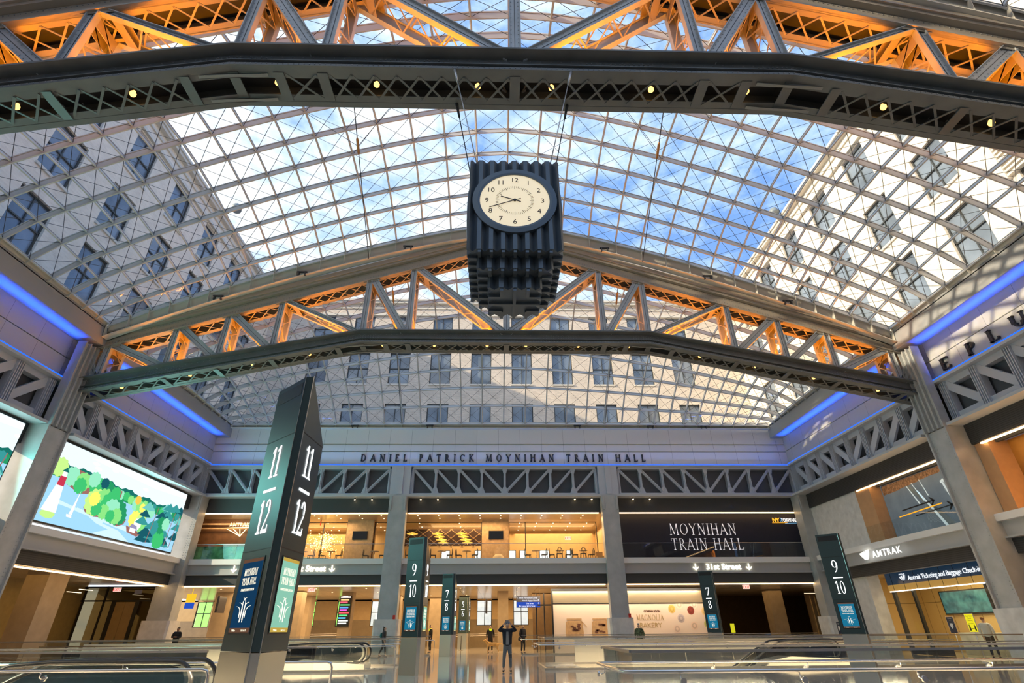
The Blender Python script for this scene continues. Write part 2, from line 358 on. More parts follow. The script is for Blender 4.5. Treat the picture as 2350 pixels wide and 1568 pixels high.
for a, b, c, d in WELLS:
    for q in ((a, c, b, c), (a, d, b, d), (a, c, a, d), (b, c, b, d)):
        mb.face([(q[0], q[1], 0), (q[2], q[3], 0), (q[2], q[3], -7), (q[0], q[1], -7)])
    mb.face([(a, c, -7), (b, c, -7), (b, d, -7), (a, d, -7)])
ST('floor_wells', mb, mat('well_stone', (.78, .70, .58), .35, var=.06))

# ================================================================== walls
mb = MB()
mb.box(XL, XR, YD, YD+.5, 14.60, 16.0); mb.box(XL, XR, YD+.1, YD+.5, 14.5, 14.6)
mb.box(XL, XR, YD-.04, YD+.5, 13.98, 14.5); mb.box(XL, XR, YD-.08, YD+.5, 12.85, 13.92); mb.box(XL, XR, YD+.1, YD+.5, 13.92, 13.98)
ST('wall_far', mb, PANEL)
for nm, x, s in (('wall_left', XL, -1), ('wall_right', XR, 1)):
    mb = MB()
    def bx(x0, x1, z0, z1): mb.box(min(x+s*x0, x+s*x1), max(x+s*x0, x+s*x1), -8, YD+.4, z0, z1)
    bx(0, .5, 14.05, 15.10); bx(-.06, .5, 12.85, 13.97); bx(.1, .5, 13.97, 14.05)
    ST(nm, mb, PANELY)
    mb = MB(); xi = XC+s*21.95; mb.box(min(xi, x), max(xi, x), -8, YD, 15.10, 15.2)
    mb.box(min(xi, xi+s*.12), max(xi, xi+s*.12), -8, YD, 15.2, 16.05)
    mb.box(min(xi, x+s*3), max(xi, x+s*3), -8, YD+2, 16.0, 16.15)
    ST('ceiling_soffit_'+('left' if s < 0 else 'right'), mb, mat('soffit_grey', (.34, .35, .37), .6))
for nm, x in (('wall_left_backing', XL-.75), ('wall_right_backing', XR+.60)): ST(nm, B(x, x+.15, -8, YD+.4, 9.2, 15.0), mat('backing_dark', (.06, .062, .066), .7))
ST('wall_back', B(-33, 36, -8.4, -8, 0, 17), mat('plaster', (.35, .35, .36), .7))
mb = B(XC-26, XC+26, YD+.3, 50, 16.0, 16.2); mb.box(XC-26, XC+26, -24, -7.4, 17, 17.2); ST('ceiling_outer_roof', mb, CONC)

# ledge flanges, girder seats, dark bands, mezzanine edges
mb = MB()
mb.box(XL, XR, 40.25, 41.2, 10.32, 10.50); mb.box(XL, XR, 40.3, 41.2, 12.62, 12.72)
for x, s in ((XL, 1), (XR, -1)):
    for y0, y1 in ((-8, 8.6), (10.9, 24.7), (26.3, 40.4)):
        mb.box(min(x-.3*s, x+.75*s), max(x-.3*s, x+.75*s), y0, y1, 10.32, 10.46)
    mb.box(min(x-.2*s, x+.45*s), max(x-.2*s, x+.45*s), -8, 40.85, 12.66, 12.80)
ST('trim_1', mb, mat('ledge_blue_grey', (.46, .49, .53), .5))
mb = MB()
mb.box(XL, XR, 41.0, 41.15, 9.28, 10.32); mb.box(XL, XR, 41.15, 60, 9.75, 9.85)
mb.box(XL, XR, 40.6, 41.2, 4.28, 4.95)
ST('trim_2', mb, DARKF)
mb = MB()
for x, s in ((XL, -1), (XR, 1)):
    mb.box(min(x+s*.1, x+s*.3), max(x+s*.1, x+s*.3), -8, 40.85, 9.32, 10.34)
    mb.box(min(x-s*.0, x+s*.4), max(x-s*.0, x+s*.4), -8, 40.85, 4.28, 4.95)
ST('trim_3', mb, DARKP)
mb = MB()
mb.box(XL, XR, 40.42, 41.2, 5.62, 5.98)
for x, s in ((XL, -1), (XR, 1)): mb.box(min(x-s*.35, x+s*1.4), max(x-s*.35, x+s*1.4), -8, 40.42, 5.66, 5.98)
ST('trim_4', mb, LEDGE)
mb = MB()
mb.box(XL, XR, 40.62, 41.2, 4.95, 5.62); mb.box(XL, XR, 40.45, 41.2, 4.93, 5.0)
for x, s in ((XL, -1), (XR, 1)):
    mb.box(min(x-s*.12, x+s*.5), max(x-s*.12, x+s*.5), -8, 40.6, 4.95, 5.66); mb.box(min(x-s*.28, x+s*.5), max(x-s*.28, x+s*.5), -8, 40.5, 4.93, 5.0)
ST('trim_5', mb, BEAM)
ST('floor_mezzanine', B(XL-6, XR+6, 41.2, 60, 5.3, 5.95), mat('mezzanine_floor', (.35, .28, .2), .4))
mb = MB(); mb.box(XL-7, XR+7, 41.2, 60, 4.22, 4.30); mb.box(XL-7, XL-.3, -8, 41.2, 4.4, 4.5); mb.box(XR+.3, XR+9, -8, 41.2, 4.55, 4.65)
ST('ceiling_ground_floor', mb, CEIL)

# light strips at the head of each opening
def strip(x0, x1, y0, y1, z, lab): T1('light_strip', B(x0, x1, y0, y1, z, z+.06), WARM, lab, 'light strip', group='light strips over the openings')
for i, (a, b) in enumerate(((-22.3, -8.3), (-6.8, 7.7), (9.1, 23.2))):
    w = ('left', 'middle', 'right')[i]
    strip(a, b, 41.02, 41.14, 9.2, 'warm light strip above the upper opening of the %s bay of the end wall' % w)
    strip(a, b, 40.7, 40.82, 4.2, 'warm light strip above the ground floor opening of the %s bay of the end wall' % w)
strip(XL-.35, XL-.2, 26.4, 39.8, 4.18, 'long warm light strip over the ground floor opening under the large video screen')
strip(XL-.35, XL-.2, 11.4, 24.6, 4.18, 'warm light strip over the ground floor opening at the left picture edge')
strip(XR+.05, XR+.18, 26.0, 34.0, 9.2, 'bright light strip above the bridge picture on the right wall')
strip(XR+.05, XR+.18, 11.0, 24.0, 9.2, 'bright light strip over the orange panel at the right picture edge')

LED = emis('led_blue', (.01, .10, 1.), 1.6)
T1('led_strip', B(XL, XR, 40.32, 40.36, 12.72, 12.78), LED, 'blue glowing cove strip under the frieze of the end wall', 'light strip')
T1('led_strip', B(XL+.40, XL+.44, -5, 40.3, 12.80, 12.86), LED, 'blue glowing cove strip on the girder ledge of the left wall', 'light strip')
T1('led_strip', B(XR-.44, XR-.40, -5, 40.3, 12.80, 12.86), LED, 'blue glowing cove strip on the girder ledge of the right wall', 'light strip')
# ================================================================== columns
def column(x, y, wx, wy, lab, ped=True, ribs=False, top=10.35):
    t = TH('steel_column', lab, 'column', (x, y, 0), 'riveted steel columns of the hall')
    m = MB(); m.box(x-wx/2, x+wx/2, y-wy/2, y+wy/2, 2.1 if ped else 0, top)
    if ribs:
        s = 1 if x < 0 else -1; xx = x+s*wx/2
        for k in (-.62, -.30, .0, .30, .62): m.box(min(xx, xx+s*.16), max(xx, xx+s*.16), y+k*wy/1.3-.035, y+k*wy/1.3+.035, 10.3, 14.9)
        m.box(min(xx-s*.3, xx), max(xx-s*.3, xx), y-wy/2, y+wy/2, 10.3, 14.9)
        for k in (-.5, .5): m.box(min(xx, xx+s*.12), max(xx, xx+s*.12), y+k*wy*.95-.05, y+k*wy*.95+.05, 2.1, 10.3)
    PT('shaft', m, STEEL, t)
    r = MB(); n = int((top-2.3)/.16)
    for i in range(n):
        z = 2.35+i*.16
        if ribs:
            for yy in (-.40, -.33, .33, .40): r.box(xx+s*.0, xx+s*.02, y+yy*wy-.012, y+yy*wy+.012, z, z+.025)
        else:
            for k in (-.42, -.3, .3, .42): r.box(x+k*wx-.013, x+k*wx+.013, y-wy/2-.02, y-wy/2, z, z+.026)
    PT('rivets', r, STEEL, t)
    if not ribs:
        c = MB()
        for k in (-.40, .40): c.box(x+k*wx-.06, x+k*wx+.06, y-wy/2-.09, y-wy/2, 9.3, 10.3)
        PT('bracket', c, STEEL, t)
    if ped:
        p = MB(); a, b, c = wx/2+.20, wy/2+.25, .12
        oct_ = [(x-a+c, y-b), (x+a-c, y-b), (x+a, y-b+c), (x+a, y+b-c), (x+a-c, y+b), (x-a+c, y+b), (x-a, y+b-c), (x-a, y-b+c)]
        p.prism([(u, v, 0) for u, v in oct_], (0, 0, 2.12)); PT('pedestal', p, CONC, t)
    return t
column(-7.5, 40.45, 1.30, .7, 'grey riveted steel column of the end wall behind the 9/10 pylon')
column(8.45, 40.45, 1.25, .7, 'grey riveted steel column beside the bakery hoarding')
column(XL-.05, 40.4, 1.5, 1.0, 'steel column in the far left corner on a pinkish pedestal')
column(XR+.15, 40.4, 1.5, 1.0, 'steel column in the far right corner behind the right 9/10 pylon')
column(XL+.1, 25.2, 1.3, 1.35, 'ribbed steel column between the two video screens', ribs=True)
column(XR-.1, 25.2, 1.3, 1.35, 'ribbed steel column between the ticket office and the orange panel', ribs=True)
for x in (-23.9, 24.7):
    T1('alarm_box', B(x-.1, x, 0, .01, 0, .01), BLACK, 'x', 'x') if 0 else None
for x, l in ((-6.95, 'left'), (9.0, 'right')):
    T1('fire_alarm', B(x-.08, x+.08, 39.72, 39.84, 2.12, 2.36), mat('alarm_red', (.55, .03, .02), .4), 'small red fire alarm on the pedestal of the %s end wall column' % l, 'fire alarm')

# ================================================================== wall girders
def girder_far(x0, x1, n, lab, flip=True):
    t = TH('wall_girder', lab, 'girder', ((x0+x1)/2, 40.6, 10.5), 'lattice girders of the walls')
    PT('backing_panel', B(x0, x1, 40.95, 41.05, 10.5, 12.62), GIRDB, t)
    m = MB(); m.box(x0, x1, 40.4, 40.9, 10.5, 10.6); m.box(x0, x1, 40.4, 40.9, 12.45, 12.62); PT('chord', m, GIRD, t)
    dx = (x1-x0)/n
    for i in range(n+1):
        x = x0+i*dx; m = MB(); m.box(x-.09, x+.09, 40.5, 40.9, 10.55, 12.5); m.box(x-.02, x+.02, 40.42, 40.5, 10.55, 12.5)
        if 0 < i < n:
            m.prism([(x-.28, 40.46, 10.6), (x+.28, 40.46, 10.6), (x+.12, 40.46, 11.05), (x-.12, 40.46, 11.05)], (0, .03, 0)); m.prism([(x-.2, 40.46, 12.45), (x+.2, 40.46, 12.45), (x+.1, 40.46, 12.1), (x-.1, 40.46, 12.1)], (0, .03, 0))
        PT('vertical_member', m, GIRD, t)
        if i < n:
            inw = i < n/2
            a, b = ((x+.08, 12.4), (x+dx-.1, 10.7)) if inw else ((x+.1, 10.7), (x+dx-.08, 12.4))
            m = MB().bar((a[0], 40.6, a[1]), (b[0], 40.6, b[1]), .2, .12, up=(0, 1, 0)); m.bar((a[0], 40.46, a[1]), (b[0], 40.46, b[1]), .03, .07, up=(0, 1, 0))
            PT('diagonal_member', m, GIRD, t)
for a, b, n, l in ((-22.4, -8.4, 8, 'left'), (-6.6, 7.6, 8, 'middle'), (9.4, 23.2, 8, 'right')):
    girder_far(a, b, n, 'blue-grey lattice girder under the frieze in the %s bay of the end wall' % l)
for x in (-7.5, 8.5):
    m = B(x-.75, x+.75, 40.3, 41, 10.5, 12.62); m.box(x-.2, x+.2, 40.2, 40.3, 10.5, 12.6)
    T1('girder_post', m, GIRD, 'broad blue-grey post between the girders above the %s end wall column' % ('left' if x < 0 else 'right'), 'post')
def girder_side(s, y0, y1, n, lab):
    x = XL if s < 0 else XR; xi = x-s*.10; t = TH('wall_girder', lab, 'girder', (x, (y0+y1)/2, 10.46), 'lattice girders of the walls')
    def bx(m, a, b, ya, yb, z0, z1): return m.box(min(xi+s*a, xi+s*b), max(xi+s*a, xi+s*b), ya, yb, z0, z1)
    PT('backing_panel', bx(MB(), .45, .5, y0, y1, 10.46, 12.7), GIRDB, t)
    m = MB(); bx(m, .0, .4, y0, y1, 10.46, 10.95); bx(m, 0, .4, y0, y1, 12.35, 12.66); PT('chord', m, GIRD, t)
    dy = (y1-y0)/n; mid = n/2
    for i in range(n+1):
        y = y0+i*dy; m = MB()
        for k in (-.17, -.06, .06, .17): bx(m, -.14, .05, y+k-.02, y+k+.02, 10.5, 12.6)
        bx(m, -.04, .3, y-.2, y+.2, 10.5, 12.6); PT('vertical_member', m, GIRD, t)
        if i < n:
            dn = i >= mid
            a, b = ((y+.15, 12.45), (y+dy-.1, 10.9)) if (not dn) else ((y+.1, 10.9), (y+dy-.15, 12.45))
            PT('diagonal_member', MB().bar((xi+s*.05, a[0], a[1]), (xi+s*.05, b[0], b[1]), .42, .14, up=(1, 0, 0)), GIRD, t)
for s, l in ((-1, 'left'), (1, 'right')):
    girder_side(s, 26.1, 40.1, 8, 'heavy riveted lattice girder of the %s wall nearest the far corner' % l)
    girder_side(s, 10.6, 24.4, 7, 'heavy riveted lattice girder of the %s wall at the picture edge' % l)

# ================================================================== roof trusses
zbot = lambda x: 15.45-.214*max(0, abs(x)-8.1)
ztop = lambda x: 22.35-.335*abs(x)
NODES = [21.7, 18.35, 15.7, 12.9, 8.1, 5.55]
RIV = mat('rivet_steel', (.22, .23, .23), .4, .15)
def roof_truss(Y0, Y1, lab):
    t = TH('roof_truss', lab, 'roof truss', (XC, (Y0+Y1)/2, 12.5), 'steel roof trusses'); pl = [-22.8, -8.1, 8.1, 22.8]
    m = MB(); rv = MB()
    def seg(m, xs, zf, y, th, h, dz=0):
        for a, b in zip(xs[:-1], xs[1:]):
            p = [(XC+a, y, zf(a)+dz), (XC+b, y, zf(b)+dz), (XC+b, y, zf(b)+h+dz), (XC+a, y, zf(a)+h+dz)]; m.prism(p, (0, th, 0))
    for y in (Y0, Y1-.08): seg(m, pl, zbot, y, .08, .62)
    for y in (Y0-.12, Y1-.06): seg(m, pl, zbot, y, .18, .10, -.014); seg(m, pl, zbot, y, .18, .03, .22)
    for y_, w_ in ((Y0-.34, .40), (Y1-.06, .40)): seg(m, pl, zbot, y_, w_, .07, .62)      # overhanging flanges
    cv = MB(); seg(cv, pl, zbot, Y0+.06, Y1-Y0-.12, .05, .63); seg(cv, [-22.8, 0, 22.8], ztop, Y0+.06, Y1-Y0-.12, .05, .60); PT('cover_plate', cv, DARK, t, label='dark cover plates of the chords')
    seg(m, pl, zbot, Y0+.065, .22, .05, -.006); seg(m, pl, zbot, Y1-.285, .22, .05, -.006)
    PT('lower_chord', m, TRUSS, t)
    for k in range(-150, 151):
        x = k*.15
        for dz in (.05, .16): rv.box(XC+x-.014, XC+x+.014, Y0-.135, Y0-.12, zbot(x)+dz-.014, zbot(x)+dz+.014) if dz < .1 else rv.box(XC+x-.014, XC+x+.014, Y0-.018, Y0, zbot(x)+dz-.014, zbot(x)+dz+.014)
        if k % 2: rv.box(XC+x-.014, XC+x+.014, Y0-.018, Y0, zbot(x)+.5, zbot(x)+.53)
    for c in (-18.3, -8.1, -3, 3, 8.1, 18.3):                          # splice plates
        for i in range(14):
            for j in range(4): x = c-.9+i*.14; rv.box(XC+x-.016, XC+x+.016, Y0-.03, Y0, zbot(x)+.08+j*.12, zbot(x)+.11+j*.12)
    la = MB(); ba = MB(); W_ = Y1-Y0-.30
    bat = sorted([-x for x in NODES]+[0]+NODES+[-9.4, 9.4, -6.8, 6.8])
    for x in bat: PT('batten_plate', MB().bar((XC+x, Y0+.1, zbot(x)-.02), (XC+x, Y1-.1, zbot(x)-.02), .30, .03), TRUSS, t)
    for a, b in zip([-22.5]+bat, bat+[22.5]):
        if abs(a+b)/2 < 8.9 and abs(a+b)/2 > 7.2: continue
        L = b-a-.36; n = max(1, round(L/.68)); d = L/n
        for i in range(n):
            x0 = a+.18+i*d; x1 = x0+d
            for p, q in ((Y0+.16, Y1-.16), (Y1-.16, Y0+.16)):
                la.bar((XC+x0, p, zbot(x0)-.005-(.02 if p > q else 0)), (XC+x1, q, zbot(x1)-.005-(.02 if p > q else 0)), .065, .02)
    PT('bottom_lacing', la, TRUSS, t)
    # bend gussets of the lower chord
    for s in (-1, 1):
        g = MB(); x = XC+s*8.1
        for y in (Y0+.12, Y1-.2): g.prism([(x-1.0, y, 15.40-(.16 if s < 0 else 0)), (x-.6, y, 15.34), (x+.6, y, 15.34), (x+1.0, y, 15.40-(.16 if s > 0 else 0))], (0, .10, 0))
        PT('gusset_plate', g, RIV, t)
    # upper chord
    u = MB(); xs = [-22.8, 0, 22.8]
    for y in (Y0, Y1-.08): seg(u, xs, ztop, y, .08, .62)
    seg(u, xs, ztop, Y0-.1, .12, .08, 0); seg(u, xs, ztop, Y0+.05, .2, .05); seg(u, xs, ztop, Y1-.25, .2, .05)
    PT('upper_chord', u, STEELW, t)
    for k in range(-150, 151):
        x = k*.15
        for dz in (.18, .26, .52): rv.box(XC+x-.014, XC+x+.014, Y0-.018, Y0, ztop(x)+dz-.014, ztop(x)+dz+.014)
    PT('rivets', rv, RIV, t)
    la = MB(); n = 62; d = 44.6/n
    for i in range(n):
        x0 = -22.3+i*d; x1 = x0+d
        for p, q in ((Y0+.16, Y1-.16), (Y1-.16, Y0+.16)): la.bar((XC+x0, p, ztop(x0)-.005), (XC+x1, q, ztop(x1)-.005-(.02 if p > q else 0)), .06, .02)
    PT('top_lacing', la, STEELW, t)
    # web members: a pair of channels per member with lacing between them
    def web(xa, za, xb, zb, w, nm):
        m = MB(); p = Vector((XC+xa, 0, za)); q = Vector((XC+xb, 0, zb)); dr = (q-p).normalized(); sd = Vector((-dr.z, 0, dr.x))
        for y in (Y0+.05, Y1-.05):
            o = Vector((0, y, 0)); m.bar(p+o, q+o, w, .05, up=(0, 1, 0))
            for k in (-1, 1): m.bar(p+o+sd*w/2*k, q+o+sd*w/2*k, .03, .20, up=(0, 1, 0))
            sgn = -1 if y < (Y0+Y1)/2 else 1
            m.bar(p+o+Vector((0, sgn*.028, 0)), q+o+Vector((0, sgn*.028, 0)), .02, .01, up=(0, 1, 0), m=1)
            L = (q-p).length; nr = int(L/.22)
            for i in range(nr):
                c = p+o+dr*(i+.5)*.22
                for k in (-.33, .33): cc = c+sd*w*k; m.box(cc.x-.013, cc.x+.013, cc.y+sgn*.028-.012, cc.y+sgn*.028+.012, cc.z-.013, cc.z+.013)
        PT(nm, m, [STEEL, DARK], t)
        l = MB(); L = (q-p).length; n = max(2, round(L/.75))
        for k in (-1, 1):
            for i in range(n):
                a = p+dr*(L*i/n)+sd*w/2*k; b = p+dr*(L*(i+1)/n)+sd*w/2*k
                if i % 2: a, b = b, a
                l.bar(a+Vector((0, Y0+.1, 0)), b+Vector((0, Y1-.1, 0)), .05, .02, up=sd)
        for f in (.12, .88):
            c = p+dr*L*f
            for k in (-1, 1): l.bar(c+sd*w/2*k+Vector((0, Y0+.1, 0)), c+sd*w/2*k+Vector((0, Y1-.1, 0)), .4, .02, up=sd)
        PT('lacing', l, STEELW, t)
        g = MB()
    ZB = lambda x: zbot(x)+.66
    web(0, ztop(0), 0, ZB(0), .34, 'vertical_member')
    for s in (-1, 1):
        for i, x in enumerate(NODES):
            web(s*x, ztop(x)+.1, s*x, ZB(x), .30 if i else .34, 'vertical_member')
            xb = NODES[i+1] if i < 5 else 0
            off = .22
            web(s*(x-off), ztop(x-off)+.05, s*(xb+(.22 if xb else .12)), ZB(xb)+.02, .38 if i in (0, 1, 2, 4, 5) else .22, 'diagonal_member')
        web(s*22.9, 14.95, s*21.75, ZB(21.7), .34, 'end_strut')
    # gussets at the upper nodes
    g = MB()
    for s in (-1, 1):
        for x in NODES:
            z = ztop(x)
            for y in (Y0-.02, Y1):
                g = MB(); g.prism([(XC+s*(x+.35), y, z-.05-.1), (XC+s*(x-.6), y, z+.05), (XC+s*(x-.5), y, z+.3), (XC+s*(x+.35), y, z+.1)], (0, .02, 0)); PT('gusset_plate', g, STEELW, t)
    # cladding beam carrying the skylight kerbs
    c = MB(); seg(c, xs, ztop, Y0-.20, Y1-Y0+.40, .52, .64); seg(c, xs, ztop, Y0-.27, .12, .10, .80); seg(c, xs, ztop, Y1+.15, .12, .10, .80)
    PT('cladding_beam', c, LEDGE if 0 else STEELW, t)
    return t
TR = [(9.35, 10.45), (25.5, 26.6)]
roof_truss(9.35, 10.45, 'near steel roof truss crossing the top of the picture above the clock')
roof_truss(25.5, 26.6, 'farther steel roof truss behind the clock')
# up-lights standing on the lower chords: they colour the webs orange
ORA = (1., .27, .0)
for (a, b), e_ in zip(TR, (1500, 1400)):
    for x0, x1 in ((-20.5, -14), (-14, -8.5), (-7.5, -.6), (.6, 7.5), (8.5, 14), (14, 20.5)):
        xm = (x0+x1)/2; L_ = x1-x0; o = area('chord_uplight', (XC+xm, (a+b)/2, zbot(xm)+.78), L_, .25, e_*L_/40, ORA, (0, 0, 1), 125)
        sl = .214*(-1 if xm < -8.1 else 1 if xm > 8.1 else 0); o.rotation_euler = (pi, math.atan(sl), 0)
# bulbs hanging inside the lower chords
bp = MB().lathe([(0, -.16), (.05, -.15), (.085, -.10), (.085, -.04), (.05, .02), (.03, .06)], n=12); bf = MB().lathe([(.03, .05), (.06, .08), (.06, .3), (0, .3)], n=12)
b0 = None
for ti, (a, b) in enumerate(TR):
    for i, x in enumerate((-20.6, -17.2, -14.0, -11.0, -7.0, -4.1, -1.1, 1.1, 4.1, 7.0, 11.0, 14.0, 17.2, 20.6)):
        lb = 'glowing bulb in the %s truss chord, %s from the middle towards the %s' % ('near' if ti == 0 else 'farther', ('first', 'second', 'third', 'fourth', 'fifth', 'sixth', 'seventh')[int(abs(i-6.5))], 'left' if x < 0 else 'right')
        loc = (XC+x, (a+b)/2, zbot(x)+.22)
        if b0 is None:
            b0 = TH('bulb_lamp', lb, 'lamp', loc, 'bulbs in the truss chords'); PT('bulb', bp, BULB, b0, local=True); PT('lamp_holder', bf, DARK, b0, local=True)
        else: DUP(b0, loc, label=lb)

# ================================================================== glazed vaults
STA = [0, 1.75, 3.46, 5.12, 6.75, 8.25, 9.7, 11.05, 12.35, 13.6, 14.8, 15.9, 16.95, 17.95, 18.9, 19.9, 20.85, 21.9]
XS = [-x for x in reversed(STA[1:])]+STA
zedge = lambda x: 24.55-.262*math.hypot(x, 3)-.0049*x*x
def vault(ya, yb, za, zb, rise, cells, lab):
    tot = sum(cells); TS = [0]
    for c in cells: TS.append(TS[-1]+c/tot)
    def S(x, t_):
        e_ = (1-t_)*za(x)+t_*zb(x); c = max(0, 1-(x/21.9)**2)**.55
        return Vector((XC+x, ya+(yb-ya)*t_, e_+rise*4*t_*(1-t_)*c))
    G = [[S(x, t_) for t_ in TS] for x in XS]
    t = TH('skylight_vault', lab, 'skylight', (XC, (ya+yb)/2, 16.3), 'glazed roof vaults')
    def nrm(i, j):
        a = G[min(i+1, len(XS)-1)][j]-G[max(i-1, 0)][j]; b = G[i][min(j+1, len(TS)-1)]-G[i][max(j-1, 0)]
        return a.cross(b).normalized()
    m = MB(); n, k = len(XS), len(TS)
    for i in range(n):
        for j in range(k-1):
            N = nrm(i, j); m.bar(G[i][j]-N*.10, G[i][j+1]-N*.10, .055, .20, up=N); m.bar(G[i][j]+N*.03, G[i][j+1]+N*.03, .10, .05, up=N)
    for j in range(k):
        for i in range(n-1):
            N = nrm(i, j); m.bar(G[i][j]-N*.14, G[i+1][j]-N*.14, .06, .27, up=N); m.bar(G[i][j]+N*.03, G[i+1][j]+N*.03, .11, .05, up=N)
    PT('steel_grid', m, SKYST, t)
    cb = MB()
    for i in range(n-1):
        for j in range(k-1):
            a, b, c, d = G[i][j], G[i+1][j], G[i+1][j+1], G[i][j+1]; N = nrm(i, j)*-.16
            cb.tube([a+N, c+N], .012, 4, cap=False); cb.tube([b+N, d+N], .012, 4, cap=False)
    PT('tie_cables', cb, DARK, t)
    g = MB()
    for i in range(n-1):
        for j in range(k-1): g.face([G[i][j]+Vector((0, 0, .07)), G[i+1][j]+Vector((0, 0, .07)), G[i+1][j+1]+Vector((0, 0, .07)), G[i][j+1]+Vector((0, 0, .07))])
    PT('glass_panes', g, GLASSW, t)
    # kerbs with fins below the glass edge
    q = MB()
    for jj, zf, y in ((0, za, ya), (k-1, zb, yb)):
        s = 1 if jj == 0 else -1; flat = abs(zf(0)-zf(21.9)) < .5; h = .45 if flat else .95; yo = y-s*.30
        for i in range(n-1):
            p0, p1 = G[i][jj], G[i+1][jj]; dz = Vector((0, -s*.32, -h))
            q.face([p0, p1, p1+dz, p0+dz]); q.face([p0+Vector((0, -s*.4, 0)), p1+Vector((0, -s*.4, 0)), p1+dz+Vector((0, -s*.08, 0)), p0+dz+Vector((0, -s*.08, 0))])
        for i in range(n):
            p = G[i][jj]; q.prism([p+Vector((-.012, s*.16, -.02)), p+Vector((-.012, -s*.30, -h)), p+Vector((-.012, s*.04, -h))], (.024, 0, 0))
        for i in range(n-1): q.bar(G[i][jj]+Vector((0, -s*.1, -h)), G[i+1][jj]+Vector((0, -s*.1, -h)), .42, .05)
    for i, s in ((0, -1), (n-1, 1)):
        for j in range(k-1):
            p0, p1 = G[i][j], G[i][j+1]; q.face([p0, p1, p1+Vector((s*.1, 0, -.35)), p0+Vector((s*.1, 0, -.35))])
        for j in range(k): p = G[i][j]; q.prism([p+Vector((-s*.2, -.012, -.02)), p+Vector((s*.1, -.012, -.38)), p+Vector((-s*.1, -.012, -.38))], (0, .024, 0))
    PT('kerb', q, mat('kerb_cream', (.60, .58, .52), .45), t)
    # bearing shoes
    for jj, zf in ((0, za), (k-1, zb)):
        s = 1 if jj == 0 else -1; flat = abs(zf(0)-zf(21.9)) < .5
        for x in (-16.4, -12.0, -6.0, 6.0, 12.0, 16.4):
            z = zf(x)-(.36 if flat else .85); y = (ya if jj == 0 else yb)+s*.08; b = MB()
            for d in (-.22, .16): b.box(XC+x+d, XC+x+d+.08, y-.06, y+.06, z-.12, z+.16)
            b.box(XC+x-.28, XC+x+.30, y-.05, y+.05, z+.10, z+.16); PT('bearing_shoe', b, DARK, t)
    return S
CE = [1.0, 1.12, 1.2, 1.38, 1.5, 1.62]
vault(10.75, 25.1, zedge, zedge, 1.9, CE+CE[::-1], 'glazed vault of the middle bay behind the clock')
vault(26.95, 40.45, zedge, lambda x: 16.25, 2.1, [1.62, 1.6, 1.5, 1.45, 1.38, 1.3, 1.25, 1.2, 1.1, 1.0][::1], 'glazed vault of the far bay in front of the brick facade')
vault(-6.5, 9.12, zedge, zedge, 1.9, CE+CE[::-1], 'glazed vault of the near bay above the picture corner')
# bracing cables with turnbuckles under the middle and far vaults
def brace(p, q, c, feet, lab):
    t = TH('bracing_cable', lab, 'cable', p, 'bracing cables under the vaults'); P, Q = Vector(p), Vector(q)
    PT('cable', MB().tube([P, P.lerp(Q, c-.03)], .022, 6).tube([P.lerp(Q, c+.03), Q], .022, 6), DARK, t)
    PT('turnbuckle', MB().tube([P.lerp(Q, c-.04), P.lerp(Q, c-.03), P.lerp(Q, c+.03), P.lerp(Q, c+.04)], .05, 8, rr=[.02, .065, .065, .02]), mat('rusty_copper', (.45, .22, .08), .4, .6), t)
    PT('branch_cables', MB().tube([P.lerp(Q, c), Vector(feet[0])], .012, 5).tube([P.lerp(Q, c), Vector(feet[1])], .012, 5), DARK, t)
